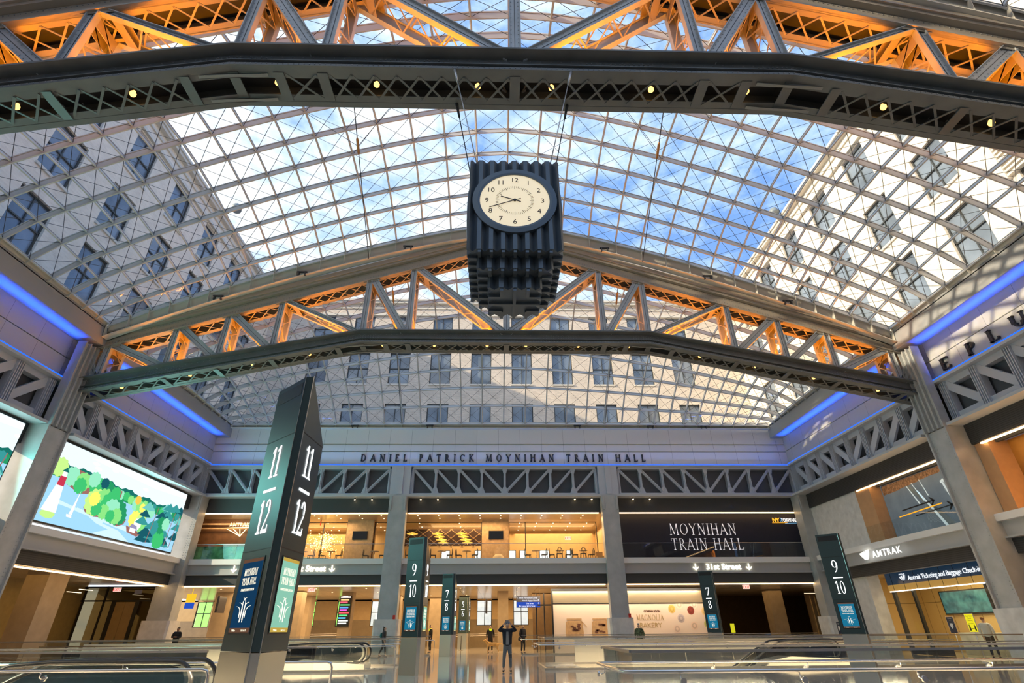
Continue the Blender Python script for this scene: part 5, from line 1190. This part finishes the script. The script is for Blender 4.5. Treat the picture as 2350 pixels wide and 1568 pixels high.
# raised AMTRAK sign on the beam
t = TH('station_sign', 'glowing raised white rail logo and name on the beam of the right wall', 'sign', (23.3, 32.5, 5.1)); xs_ = XR-.50
m = MB(); mark(m, lambda a, b: Vector((xs_, 34.25-a, 5.36+b)), .56, up=(.05, 0, 0)); PT('mark', m, TEXTW, t)
m = MB(); text(m, 'AMTRAK', .52, (xs_, 33.6, 5.13), (0, -1, 0), (0, 0, 1), .02, bold=.004, spacing=1.18, sx_=1.12); PT('lettering', m, emis('station_glow', (1., .98, .92), 1.3), t)
# ticket office front
t = TH('shop_fascia', 'dark blue fascia with white Ticketing and Baggage Check-in lettering above the ticket office', 'sign', (24.6, 31, 3.38))
PT('board', B(24.6, 24.7, 26.0, 35.6, 3.38, 4.42), mat('fascia_navy', (.010, .022, .045), .15, emit=(.02, .06, .12), es=.25), t); PT('lower_band', B(24.585, 24.6, 26.0, 35.6, 3.38, 3.72), mat('fascia_amber', (.20, .11, .03), .2, emit=(.5, .28, .06), es=.45), t)
m = MB()
for k in range(9): m.box(24.575, 24.59, 26.9+k*1.02, 26.92+k*1.02, 3.38, 4.42)
PT('panel_joint', m, BLACK, t)
m = MB(); text(m, 'Amtrak Ticketing and Baggage Check-in', .36, (24.57, 33.55, 3.88), (0, -1, 0), (0, 0, 1), .02, sx_=.93); mark(m, lambda a, b: Vector((24.56, 33.95-a, 4.03+b)), .32, up=(.01, 0, 0)); text(m, 'AMTRAK', .11, (24.57, 34.25, 4.20), (0, -1, 0), (0, 0, 1), .01, spacing=1.3)
PT('lettering', m, emis('fascia_white', (.75, .8, .85), 1.), t); T1('light_strip', B(24.55, 24.6, 26.0, 35.5, 3.33, 3.375), emis('cool_strip', (1., .93, .82), 4.), 'bright light strip under the ticket office fascia', 'light strip')
t = TH('glazed_front', 'tall frameless glass front of the ticket office', 'glazing', (24.65, 30.8, 0))
for i in range(9):
    y = 26.1+i*1.03; PT('glass_pane', B(24.64, 24.66, y+.01, y+1.02, .02, 3.33), GLASSQ, t)
for y, w in ((35.45, .24), (33.75, .16), (28.5, .16)): PT('post', B(24.7, 24.86, y-w/2, y+w/2, 0, 3.35), BLACK, t)
mb = MB(); mb.box(30, 30.2, 25.5, 41, 0, 4.6); mb.box(24.4, 30, 41.0, 41.2, 0, 4.6); mb.box(24.9, 30, 25.4, 25.5, 0, 4.6)
ST('wall_ticket_office', mb, tiled('gold_panels', (.62, .44, .20), (.58, .41, .18), (.10, .06, .02), 1.15, 2.9, .015, .4, 'YZ'))
t = TH('wall_screen', 'large blue display on the golden wall of the ticket office', 'screen', (29.9, 36, 2.3)); PT('bezel', B(29.86, 30.0, 33.6, 38.4, 2.12, 3.52), BLACK, t)
PT('screen_image', B(29.84, 29.86, 33.7, 38.3, 2.2, 3.44), mat('aerial_image', (.05, .16, .18), .3, var=.9, vscale=1.8, emit=(.03, .16, .20), es=.3), t)
T1('service_counter', B(27.2, 28.0, 26.5, 34.5, 0, 1.12), mat('marble_white', (.66, .66, .60), .3, var=.25, vscale=1.6), 'pale marble service counter in the ticket office', 'counter')
T1('check_in_podium', B(25.3, 26.6, 27.0, 29.2, 0, 1.28), BLACK, 'black podium with a small blue label in front of the staff', 'podium')
T1('podium_label', B(25.28, 25.3, 28.1, 28.9, 1.02, 1.16), emis('label_blue', (.03, .14, .25), .8), 'small blue label on the black podium', 'label')
for y, l in ((27.6, 'left'), (26.9, 'right')): T1('sneeze_guard', B(26.9, 26.92, y-.25, y+.1, 1.12, 2.1), mat('acrylic', (.5, .42, .38), .15), 'upright acrylic screen on the counter, %s one' % l, 'screen')
def notice(y, x, z0, h, w, c, lab, kind):
    t = TH('notice_stand', lab, 'sign stand', (x, y, 0)); PT('post', MB().tube([(x+.02, y, 0), (x+.02, y, z0)], .02, 6).lathe([(.18, 0), (.16, .02), (.02, .03)], (x+.02, y, 0), 14), CHROME, t)
    PT('frame', B(x, x+.03, y-w/2, y+w/2, z0, z0+h), CHROME, t); p = PT('sheet', B(x-.004, x, y-w/2+.02, y+w/2-.02, z0+.02, z0+h-.02), c, t); m = MB()
    if kind == 'y':
        for i, s in enumerate(('Please Practice', 'Physical', 'Distancing')): text(m, s, .085, (x-.006, y, z0+h-.13-.09*i), (0, -1, 0), (0, 0, 1), .001, align='CENTER', sx_=.8)
        for k in (-.15, .15): m.box(x-.008, x-.004, y+k-.045, y+k+.045, z0+.07, z0+.25); m.lathe([(0, .07), (.03, .035), (0, 0)], (x-.006, y+k, z0+.26), 6)
        m.box(x-.008, x-.004, y-.09, y+.09, z0+.15, z0+.17); text(m, 'Keep a distance', .05, (x-.006, y, z0+h-.42), (0, -1, 0), (0, 0, 1), .001, align='CENTER')
        PT('print', m, BLACK, t)
    else:
        for i, s in enumerate(('Face Coverings', 'Required')): text(m, s, .05, (x-.006, y, z0+h-.1-.07*i), (0, -1, 0), (0, 0, 1), .001, align='CENTER', sx_=.8)
        m.prism([(x-.008, y-.09, z0+.45), (x-.008, y+.09, z0+.45), (x-.008, y+.09, z0+.30), (x-.008, y, z0+.2), (x-.008, y-.09, z0+.30)], (.003, 0, 0)); PT('print', m, WHITE, t)
notice(27.2, 22.2, 1.18, .78, .52, emis('yellow_sheet', (.85, .75, .02), .75), 'yellow distancing notice on a stand in front of the ticket office', 'y')
notice(29.2, 22.8, 1.12, .75, .48, mat('navy_sheet', (.02, .035, .07), .4), 'navy notice on a stand in front of the ticket office', 'n')
notice(37.2, 21.7, 1.05, .70, .40, mat('navy_sheet', (.02, .035, .07)), 'small navy notice beside the right 9/10 pylon', 'n')

# ================================================================== left arcade
mb = MB(); mb.box(-29.2, -29.0, -8, 41.4, 0, 4.5); mb.box(-29, -23.4, 42.6, 42.8, 0, 4.3)
ST('wall_left_arcade', mb, mat('ochre_wall', (.34, .25, .10), .5, var=.1))
for i, (y, l) in enumerate(((25.6, 'first'), (31.2, 'second'), (18.0, 'nearest'))):
    T1('arcade_pillar', B(-25.3, -24.1, y, y+1.5, 0, 4.45), STONE, 'broad stone pillar in the left arcade, %s behind the left railing' % l, 'pillar', group='left arcade pillars')
t = TH('shopfront', 'dark-framed shopfront with tall ochre doors at the end of the left arcade', 'shopfront', (-26, 41.15, 0)); m = MB()
for x in (-28.9, -27.45): m.box(x, x+.1, 41.15, 41.25, 0, 4.3)
for z in (3.35, 4.2): m.box(-29, -23.5, 41.15, 41.25, z, z+.09)
PT('frame', m, BLACK, t); PT('glazing', B(-29, -23.5, 41.22, 41.24, 0, 4.3), glass('shop_glass', (.5, .46, .36), .12, fk=.5), t)
t = TH('double_door', 'pair of tall ochre doors between dark jambs, left of the corner pedestal', 'door', (-25.9, 41.1, 0)); PT('door_leaf', B(-26.45, -25.82, 41.05, 41.1, 0, 3.3), GOLDD, t); PT('door_leaf', B(-25.80, -25.15, 41.05, 41.1, 0, 3.3), GOLDD, t); PT('jamb', B(-26.75, -26.46, 41.03, 41.1, 0, 3.35), BLACK, t); PT('jamb', B(-25.14, -24.9, 41.03, 41.1, 0, 3.35), BLACK, t); PT('handle', B(-25.85, -25.83, 41.0, 41.05, .9, 1.2).box(-25.79, -25.77, 41.0, 41.05, .9, 1.2), CHROME, t)
t = TH('food_kiosk', 'dark food kiosk with a black sign board at the lower left', 'kiosk', (-26.5, 27, 0)); PT('counter', B(-27.5, -25.6, 24.0, 29.0, 0, 1.15), mat('kiosk_red', (.12, .03, .015), .5), t); m = MB()
for y in (24.1, 25.4, 26.7, 28.0, 28.9): m.box(-25.65, -25.58, y, y+.06, 1.15, 2.6)
for z in (1.6, 2.1, 2.6): m.box(-25.65, -25.58, 24.0, 29.0, z, z+.05)
PT('frame', m, BLACK, t); PT('sign_board', B(-25.7, -25.55, 26.2, 29.0, 2.65, 2.95), BLACK, t); m = MB(); text(m, 'JOIN THE SISTERHOOD ART', .13, (-25.54, 26.7, 2.74), (0, 1, 0), (0, 0, 1), .01); text(m, 'TASTE', .26, (-25.55, 26.3, .62), (0, 1, 0), (0, 0, 1), .01); text(m, 'NY', .26, (-25.55, 28.1, .62), (0, 1, 0), (0, 0, 1), .01); PT('lettering', m, emis('kiosk_text', (.8, .6, .4), .5), t)
m = MB()
for k, (y, z) in enumerate(((39, 3.9), (38, 3.7), (25, 3.8))): m.box(-27, -26.9, y-1.2, y, z, z+.03)
T1('lamp_reflection', m, emis('dim_warm', (1., .8, .5), 2.), 'glowing bars standing in for reflections of thin linear lamps in the left arcade', 'lamp')  # glowing bars added in place of lamp reflections
# ================================================================== glass railings round the stairwells
RAILM = mat('rail_satin', (.55, .53, .50), .25, .9)
def railing(lab, path, hr=None, side=-1, disc=True, z=1.12, zh=.88, end_post=None):
    """path: plan polyline of the glass; hr: plan polyline of the round handrail"""
    t = TH('glass_railing', lab, 'railing', (path[0][0], path[0][1], 0), 'glass railings round the stairwells')
    g = MB(); cp = MB(); sh = MB()
    for (xa, ya), (xb, yb) in zip(path[:-1], path[1:]):
        A = Vector((xa, ya, 0)); Bv = Vector((xb, yb, 0)); L = (Bv-A).length; n = max(1, round(L/1.45)); d = (Bv-A)/n; u = d.normalized()*.006
        for i in range(n): g.bar(A+d*i+u+Vector((0, 0, z/2+.02)), A+d*(i+1)-u+Vector((0, 0, z/2+.02)), .018, z-.06)
        cp.bar(A+Vector((0, 0, z)), Bv+Vector((0, 0, z)), .055, .035); sh.bar(A+Vector((0, 0, .04)), Bv+Vector((0, 0, .04)), .09, .08)
    PT('glass', g, GLASS, t); PT('top_cap', cp, RAILM, t); PT('shoe', sh, RAILM, t)
    if hr:
        pts = [Vector((*p, zh)) for p in hr]; q = [pts[0]]
        for a, b, c in zip(pts[:-2], pts[1:-1], pts[2:]):
            u, v = (a-b).normalized(), (c-b).normalized(); q += [b+u*.12, b+u*.04+v*.04, b+v*.12]
        q.append(pts[-1])
        if end_post:
            e_ = Vector((*end_post, zh)); dr = (q[-1]-q[-2]).normalized(); q += [q[-1]+dr*.07+Vector((0, 0, -.02)), q[-1]+dr*.10+Vector((0, 0, -.09)), q[-1]+dr*.10+Vector((0, 0, -zh+.02))]
        PT('handrail', MB().tube(q, .024, 10), CHROME, t)
        for a, b in zip(pts[:-1], pts[1:]):
            L = (b-a).length; n = int(L/1.7); dr = (b-a).normalized(); nr = Vector((-dr.y, dr.x, 0))*(-side)
            for i in range(n):
                c = a+dr*(.8+i*1.7); k = MB(); k.tube([c, c+Vector((0, 0, -.09)), c+nr*.05+Vector((0, 0, -.11)), c+nr*.11+Vector((0, 0, -.11))], .010, 6); k.tube([c+nr*.085+Vector((0, 0, -.11)), c+nr*.125+Vector((0, 0, -.11))], .042, 14); PT('bracket', k, CHROME, t)
    return t
railing('glass railing nearest the camera on the left with a round handrail', [(-20, 10.6), (-5.0, 10.6), (-5.0, 12.3)] if 0 else [(-20, 10.6), (-5.0, 10.6)], [(-20, 10.05), (-4.75, 10.05)], -1, end_post=(1, 0))
railing('glass railing on the far side of the near left stairwell', [(-20, 12.62), (-3.75, 12.62)], [(-20, 12.15), (-3.35, 12.15)], -1, end_post=(1, 0))
railing('glass railing corner nearest the camera on the right with a round handrail', [(20, 11.05), (1.95, 11.05), (1.95, 8.8), (20, 8.8)], [(20, 10.9), (1.78, 10.9), (1.78, 8.62), (20, 8.62)], 1)
railing('glass railing of the stairwell beside the left 9/10 pylon', [(-21, 24.5), (-4.4, 24.5)], [(-21, 24.3), (-4.15, 24.3)], -1, end_post=(1, 0))
railing('glass railing on the far side of the stairwell left of the 9/10 pylon', [(-21, 28.4), (-3.9, 28.4)], [(-21, 28.2), (-3.7, 28.2)], -1, end_post=(1, 0))
railing('glass railing corner right of the man with the phone', [(22, 28.6), (1.95, 28.6), (1.95, 24.5), (22, 24.5)], [(22, 28.4), (1.7, 28.4), (1.7, 24.3), (22, 24.3)], 1)
railing('distant glass railing between the bakery hoarding and the right stairwell', [(1.6, 39.6), (21.5, 39.6)], [(1.5, 39.4), (21.5, 39.4)], -1)
railing('distant glass railing in front of the left arcade windows', [(-21, 39.6), (-4.4, 39.6)], [(-21, 39.4), (-4.2, 39.4)], -1, end_post=(1, 0))

# ================================================================== escalators
RUB = mat('handrail_rubber', (.015, .015, .016), .3); EGL = glass('escalator_glass', (.88, .92, .92), .08)
def escalator(xe, y, lab, w=1.05, flat=3.2):
    t = TH('escalator', lab, 'escalator', (xe, y, 0), 'escalators down to the platforms'); zt = .96
    for s in (-1, 1):
        yy = y+s*w/2; P = lambda x, z: Vector((x, yy, z))
        path = [P(xe-flat-9, zt-9*.577), P(xe-flat-.6, zt-.6*.577+.02), P(xe-flat, zt-.05), P(xe-flat+.7, zt), P(xe-.35, zt)]
        r = .36
        path += [P(xe-.35+r*sin(a), zt-r+r*cos(a)) for a in [pi*k/10 for k in range(1, 11)]]+[P(xe-.7, zt-2*r)]
        PT('handrail', MB().tube(path, .04, 8), RUB, t)
        g = MB(); pts = [P(xe-flat-9, zt-9*.577-.08), P(xe-flat-.3, zt-.22), P(xe-flat+.6, zt-.06), P(xe-.4, zt-.06)]+[P(xe-.4+(r-.06)*sin(a), zt-r+(r-.06)*cos(a)) for a in [pi*k/8 for k in range(1, 9)]]+[P(xe-flat+.3, .16), P(xe-flat-.4, .0), P(xe-flat-9, -5.1)]
        g.prism([p+Vector((0, -.006, 0)) for p in pts], (0, .012, 0)); PT('balustrade_panel', g, EGL, t)
        k = MB(); k.prism([P(xe-flat-9, -5.45)+Vector((0, -.09, 0)), P(xe-flat-.4, -.30)+Vector((0, -.09, 0)), P(xe+.05, -.02)+Vector((0, -.09, 0)), P(xe+.05, .20)+Vector((0, -.09, 0)), P(xe-flat+.3, .34)+Vector((0, -.09, 0)), P(xe-flat-.5, .20)+Vector((0, -.09, 0)), P(xe-flat-9, -4.75)+Vector((0, -.09, 0))], (0, .18, 0)); PT('skirt', k, mat('parapet_pale', (.80, .70, .57), .3), t)
    st = MB()
    for i in range(22):
        x = xe-flat-.2-i*.4; z = -.02-max(0, i)*.23; st.box(x-.4, x, y-w/2+.1, y+w/2-.1, z-.25, z)
    st.box(xe-flat-.2, xe+.3, y-w/2+.1, y+w/2-.1, -.05, .012); PT('steps', st, mat('step_metal', (.20, .20, .20), .45, .6), t)
escalator(-5.35, 11.42, 'escalator with black handrails at the lower left picture edge', w=.9)
escalator(-5.6, 26.4, 'escalator with rounded newel beside the left 9/10 pylon', w=1.1)
escalator(16.5, 9.95, 'escalator inside the near right glass railing', w=1.0, flat=2.6)
escalator(15.6, 26.6, 'escalator in the right stairwell in front of the bakery hoarding', w=1.1)
m = MB(); m.box(-14, -6.6, 28.9, 29.0, -1, .95) if 0 else None
for (a, b, y, l) in ((-19.5, -6.2, 28.9, 'left of the 9/10 pylon'), (3.8, 17.8, 29.5, 'in front of the bakery hoarding')):
    T1('stair_parapet', B(a, b, y, y+.12, 0, .98), mat('parapet_pale', (.80, .70, .57), .3, var=.05), 'pale solid parapet of the stairwell %s' % l, 'parapet')

# ================================================================== people
SKIN = mat('skin', (.62, .38, .27), .5); SKINB = mat('skin_dark', (.30, .16, .10), .5); HAIR = mat('hair_black', (.015, .012, .010), .5)
def skin(name, V, E, m, parent, label=None, sub=2):
    me = bpy.data.meshes.new(name); bm = bmesh.new(); L = bm.verts.layers.skin.verify(); vs = []
    for i, v in enumerate(V):
        b = bm.verts.new(v[0]); r = v[1] if isinstance(v[1], tuple) else (v[1], v[1]); b[L].radius = r; b[L].use_root = (i == 0); vs.append(b)
    for a, b in E: bm.edges.new((vs[a], vs[b]))
    bm.to_mesh(me); bm.free(); me.materials.append(m)
    o = bpy.data.objects.new(name, me); COL.objects.link(o)
    k = o.modifiers.new('Skin', 'SKIN'); k.use_smooth_shade = True; s = o.modifiers.new('Sub', 'SUBSURF'); s.levels = sub; s.render_levels = sub
    o.parent = parent
    if label: o['label'] = label
    return o
def person(lab, loc, rz, H=1.72, arms=None, legs=None, top=None, bot=None, shoe=None, hair=HAIR, skinm=SKIN, hairlen=0, hat=None, mask=None, extra=None, lean=0., cat='person', inner=None, mscale=1.):
    t = TH('person', lab, 'person', loc, None, rz); k = H/1.75; V = lambda x, y, z: Vector((x*k, y*k, z*k))
    arms = arms or [[(-.20, .0, 1.43), (-.27, .03, 1.16), (-.25, -.06, .92)], [(.20, .0, 1.43), (.27, .03, 1.16), (.25, -.06, .92)]]
    legs = legs or [[(-.10, 0, .92), (-.12, -.02, .50), (-.13, .02, .09)], [(.10, 0, .92), (.12, -.02, .50), (.13, .02, .09)]]
    ly = -lean
    S = [(V(0, 0, .96), (.13*k, .10*k)), (V(0, ly*.3, 1.14), (.12*k, .09*k)), (V(0, ly*.7, 1.34), (.16*k, .11*k)), (V(0, ly, 1.45), (.09*k, .075*k)), (V(0, ly-.005, 1.51), .052*k), (V(0, ly-.03, 1.575), (.058*k, .068*k)), (V(0, ly-.02, 1.64), (.072*k, .088*k)), (V(0, ly-.005, 1.70), (.062*k, .075*k))]
    E = [(0, 1), (1, 2), (2, 3), (3, 4), (4, 5), (5, 6), (6, 7)]
    n = len(S); S.append((V(0, ly-.108, 1.615), .013*k)); E.append((6, n))           # nose
    for s in (-1, 1): S.append((V(s*.082, ly-.0, 1.62), .014*k)); E.append((6, len(S)-1))    # ears
    for A in arms:
        b = len(S); S += [(V(*A[0]), .055*k), (V(*A[1]), .042*k), (V(*A[2]), .030*k)]; E += [(3, b), (b, b+1), (b+1, b+2)]
        w, e_ = Vector(A[2]), Vector(A[1]); d = (w-e_).normalized(); sd = d.cross(Vector((0, 1, .2))).normalized(); out = Vector((1 if w.x > 0 else -1, 0, 0))
        pm = w+d*.07; S.append((V(*pm), (.036*k, .018*k))); E.append((b+2, b+3)); pk = Vector((0, -.5, -.2)).normalized()
        for i, (o_, L) in enumerate(((-.030, .066), (-.010, .078), (.010, .072), (.030, .058))):
            p1 = pm+d*.035+sd*o_; p2 = p1+d*L*.55; p3 = p2+(d+pk*.8).normalized()*L*.5; c = len(S)
            S += [(V(*p1), .0095*k), (V(*p2), .0085*k), (V(*p3), .0075*k)]; E += [(b+3, c), (c, c+1), (c+1, c+2)]
        th = w+d*.03-sd*.035*(1 if w.x > 0 else -1); c = len(S); S += [(V(*th), .011*k), (V(*(th+d*.035+pk*.02)), .009*k)]; E += [(b+2, c), (c, c+1)]
    for Lg in legs:
        b = len(S); S += [(V(*Lg[0]), .085*k), (V(*Lg[1]), .058*k), (V(*Lg[2]), .038*k), (V(Lg[2][0], Lg[2][1]-.13, .035), (.036*k, .022*k))]; E += [(0, b), (b, b+1), (b+1, b+2), (b+2, b+3)]
    skin('body', S, E, skinm, t)
    for nm, m_, gr in (('jacket', top, .020), ):
        J = [(V(0, 0, .84), (.215*k, .165*k)), (V(0, ly*.3, 1.10), (.20*k, .15*k)), (V(0, ly*.7, 1.33), (.23*k, .155*k)), (V(0, ly, 1.45), (.13*k, .10*k)), (V(0, ly, 1.485), (.066*k, .066*k))]; EJ = [(0, 1), (1, 2), (2, 3), (3, 4)]
        for A in arms:
            b = len(J); w = Vector(A[1]).lerp(Vector(A[2]), .93); J += [(V(*A[0]), .078*k), (V(*A[1]), .062*k), (V(*w), .043*k)]; EJ += [(3, b), (b, b+1), (b+1, b+2)]
        skin(nm, J, EJ, m_, t)
    Q = [(V(0, 0, 1.08), (.18*k, .135*k)), (V(0, 0, .90), (.185*k, .14*k))]; EQ = [(0, 1)]
    for Lg in legs:
        b = len(Q); Q += [(V(Lg[0][0], Lg[0][1], .82), .095*k), (V(*Lg[1]), .072*k), (V(Lg[2][0], Lg[2][1], .13), .052*k)]; EQ += [(1, b), (b, b+1), (b+1, b+2)]
    skin('trousers', Q, EQ, bot, t)
    for Lg in legs:
        x, y, z = Lg[2]; skin('shoe', [(V(x, y+.03, .055), (.048*k, .045*k)), (V(x, y-.06, .045), (.05*k, .038*k)), (V(x*1.08, y-.16, .035), (.045*k, .028*k))], [(0, 1), (1, 2)], shoe or BLACK, t)
    if hat: skin('cap', [(V(0, ly+.0, 1.725), (.085*k, .095*k)), (V(0, ly-.13, 1.70), (.06*k, .012*k))], [(0, 1)], hat, t)
    elif hair is not SKIN:
        hv = [(V(0, ly+.012, 1.716), (.112*k, .125*k)), (V(0, ly+.03, 1.69), (.10*k, .10*k)), (V(0, ly+.055, 1.64), (.076*k, .056*k))]; he = [(0, 1), (1, 2)]
        if hairlen: hv += [(V(0, ly+.07, 1.50), (.085*k, .05*k)), (V(0, ly+.08, 1.40), (.07*k, .04*k))]; he += [(2, 3), (3, 4)]
        skin('hair', hv, he, hair, t)
    f = MB()
    for s in (-1, 1): f.box(s*.03*k-.011*k, s*.03*k+.011*k, (ly-.104)*k, (ly-.098)*k, 1.632*k, 1.642*k)
    f.box(-.022*k, .022*k, (ly-.102)*k, (ly-.094)*k, 1.572*k, 1.578*k); PT('eyes_and_mouth', f, HAIR, t, local=True)
    if mask: skin('face_mask', [(V(0, ly-.050, 1.605), (.092*k, .075*k)), (V(0, ly-.045, 1.545), (.07*k, .065*k))], [(0, 1)], mask, t)
    if extra: extra(t, V, k, ly)
    return t
NAVY = mat('jacket_navy', (.012, .014, .022), .7); GREYT = mat('sweat_grey', (.16, .18, .19), .85, var=.1, vscale=20); BLK = mat('cloth_black', (.012, .012, .014), .75)
def ex_man(t, V, k, ly):
    m = MB(); m.prism([V(-.045, -.150, 1.40), V(.045, -.150, 1.40), V(.065, -.172, .94), V(-.065, -.172, .94)], (0, .07, 0)); PT('grey_shirt', m, mat('shirt_grey', (.26, .26, .25), .9), t, local=True)
    m = MB()
    for i in range(4): m.box(.055*k, .175*k, -.088*k, -.03*k, (.60-.035*i)*k, (.613-.035*i)*k)
    PT('leg_stripes', m, BLK, t, local=True)
person('man in a dark jacket and grey joggers holding a phone above his face', (.40, 23.7, 0), 0, 1.70, arms=[[(-.19, -.02, 1.46), (-.35, -.16, 1.44), (-.14, -.25, 1.66)], [(.19, -.02, 1.46), (.35, -.16, 1.44), (.14, -.25, 1.66)]], legs=[[(-.09, 0, .92), (-.13, -.02, .50), (-.155, .02, .09)], [(.09, 0, .92), (.12, -.02, .50), (.135, .02, .09)]], top=NAVY, bot=GREYT, shoe=BLK, extra=ex_man)
t = TH('mobile_phone', 'grey phone held up by the man in grey joggers', 'phone', (.40, 23.42, 1.655)); PT('case', B(.31, .49, 23.41, 23.425, 1.66, 1.755), mat('phone_grey', (.22, .27, .30), .3), t); PT('camera_lens', B(.325, .35, 23.405, 23.412, 1.725, 1.745), BLACK, t)
def ex_off(t, V, k, ly):
    hv = mat('hi_vis', (.65, .85, .02), .6, emit=(.6, .9, 0), es=.25)
    skin('hi_vis_yoke', [(V(-.15, ly-.02, 1.43), (.085, .10)), (V(0, ly-.03, 1.43), (.15*k, .15*k)), (V(.15, ly-.02, 1.43), (.085, .10))], [(0, 1), (1, 2)], hv, t)
person('police officer with a yellow collar standing behind a dog', (-.50, 43.8, 0), .1, 1.74, top=BLK, bot=BLK, mask=BLK, extra=ex_off, skinm=SKIN)
person('officer in a dark cap and yellow collar left of the 7/8 pylon', (-4.95, 44.5, 0), -1.2, 1.78, top=BLK, bot=BLK, hat=BLK, extra=ex_off)
def ex_bag(t, V, k, ly): skin('shoulder_bag', [(V(-.30, .0, 1.0), (.05, .14)), (V(-.30, .02, .75), (.06, .18))], [(0, 1)], BLK, t)
person('bald masked man in black standing under the hanging sign', (1.80, 42.0, 0), .7, 1.76, top=BLK, bot=BLK, mask=BLK, hair=SKIN, extra=ex_bag)
TEAL = mat('bag_teal', (.01, .14, .13), .7)
def ex_pack(t, V, k, ly): skin('backpack', [(V(0, .17, 1.40), (.13, .08)), (V(0, .20, 1.22), (.15, .11)), (V(0, .18, 1.06), (.13, .09))], [(0, 1), (1, 2)], TEAL, t)
person('woman with long dark hair and a teal backpack walking right', (-7.3, 39.0-.2, 0), pi/2, 1.68, top=mat('coat_dark', (.03, .035, .04), .8), bot=mat('jeans_dark', (.04, .035, .035), .8), hairlen=1, extra=ex_pack, legs=[[(-.09, 0, .92), (-.10, -.16, .52), (-.10, -.20, .09)], [(.09, 0, .92), (.10, .06, .50), (.10, .26, .12)]])
CAMO = mat('camo', (.10, .12, .06), .9, var=.8, vscale=14)
person('person in a camouflage jacket pulling dark luggage by the bakery hoarding', (8.62, 36.0, 0), -.5, 1.72, top=CAMO, bot=BLK, mask=mat('mask_blue', (.05, .15, .3), .6), hat=mat('cap_grey', (.25, .26, .27), .8))
t = TH('suitcase', 'dark suitcase beside the person in the camouflage jacket', 'suitcase', (8.0, 36.0, 0)); PT('shell', B(7.72, 8.28, 35.85, 36.2, .06, .86), BLK, t); PT('handle', MB().tube([(7.85, 36.1, .86), (7.85, 36.1, 1.06), (8.15, 36.1, 1.06), (8.15, 36.1, .86)], .012, 6), DARK, t)
for s in (7.8, 8.2): PT('wheel', MB().tube([(s-.02, 36.0, .04), (s+.02, 36.0, .04)], .04, 10), BLACK, t)
t = TH('handbag', 'small dark bag standing left of the suitcase', 'bag', (7.3, 36.4, 0)); PT('bag_body', MB().prism([(7.12, 36.3, 0), (7.48, 36.3, 0), (7.42, 36.3, .62), (7.18, 36.3, .62)], (0, .25, 0)), BLK, t); PT('strap', MB().tube([(7.2, 36.42, .62), (7.25, 36.42, .95), (7.35, 36.42, .95), (7.4, 36.42, .62)], .012, 5), BLK, t)
person('person in dark clothes looking at a phone by the left railing', (-20.4, 38.6, 0), .2, 1.72, top=BLK, bot=BLK, arms=[[(-.20, 0, 1.43), (-.26, -.06, 1.18), (-.06, -.28, 1.2)], [(.20, 0, 1.43), (.26, -.06, 1.18), (.06, -.28, 1.2)]], skinm=SKINB)
person('staff member with reddish hair and a white shirt in the ticket office', (25.15, 30.0, 0), 2.2, 1.84, top=mat('shirt_white', (.75, .73, .68), .8), bot=BLK, hair=mat('hair_red', (.35, .12, .04), .6))
person('seated-height person in dark clothes at the right of the ticket office podium', (26.9, 26.3, 0), 1.4, 1.80, top=BLK, bot=BLK, hair=mat('hair_brown', (.14, .07, .03), .6))
# dog: golden coat, facing left
FUR = mat('fur_golden', (.62, .36, .12), .85, var=.15, vscale=9)
t = TH('dog', 'golden dog standing in front of the police officer, facing left', 'dog', (-.30, 43.25, 0))
D = [((.10, 0, .56), (.10, .11)), ((-.15, 0, .55), (.11, .13)), ((-.34, 0, .56), (.11, .13)), ((-.46, 0, .68), (.07, .08)), ((-.54, -.01, .80), (.075, .075)), ((-.64, -.02, .78), (.05, .05)), ((-.73, -.03, .75), (.034, .034)),
     ((.32, 0, .57), (.10, .11)), ((.44, 0, .60), .035), ((.60, .0, .58), .024), ((.76, .0, .50), .014)]
E_ = [(0, 1), (1, 2), (2, 3), (3, 4), (4, 5), (5, 6), (0, 7), (7, 8), (8, 9), (9, 10)]
for s in (-1, 1):
    b = len(D); D += [((-.36, s*.08, .42), .05), ((-.37, s*.09, .24), .032), ((-.36, s*.09, .07), .024), ((-.41, s*.09, .03), (.03, .02))]; E_ += [(2, b), (b, b+1), (b+1, b+2), (b+2, b+3)]
    b = len(D); D += [((.34, s*.08, .44), .07), ((.27, s*.09, .30), .042), ((.42, s*.09, .19), .026), ((.38, s*.09, .06), .022), ((.33, s*.09, .03), (.03, .02))]; E_ += [(7, b), (b, b+1), (b+1, b+2), (b+2, b+3), (b+3, b+4)]
    b = len(D); D += [((-.52, s*.07, .84), .022), ((-.51, s*.10, .77), .024)]; E_ += [(4, b), (b, b+1)]
skin('body', [(Vector(a), r) for a, r in D], E_, FUR, t)
PT('collar', MB().tube([(-.42+.075*cos(a)*.6, .085*sin(a), .65+.05*cos(a)) for a in [2*pi*i/12 for i in range(13)]], .016, 6), BLK, t, local=True)
PT('nose_and_eyes', B(-.775, -.75, -.045, -.015, .745, .775).box(-.61, -.59, -.075, -.06, .80, .82), HAIR, t, local=True)
# queue posts behind the man
for x, y, l in ((-.02+.95, 44.9, 'thin black queue post between the officer and the pillar'), (-3.0, 50, 'thin dark queue post beside the 5/6 pylon')):
    t = TH('queue_post', l, 'post', (x, y, 0)); PT('pole', MB().tube([(x, y, 0), (x, y, 1.05)], .03, 8), BLACK, t); PT('foot', MB().lathe([(.2, 0), (.18, .03), (.03, .05)], (x, y, 0), 16), BLACK, t)
t = TH('metal_frame', 'tall thin black frame standing left of the masked man', 'frame', (1.05, 41.0, 0)); PT('rail', MB().tube([(.95, 41, 0), (.95, 41, 1.65), (1.5, 41, 1.65)], .022, 6), BLACK, t)
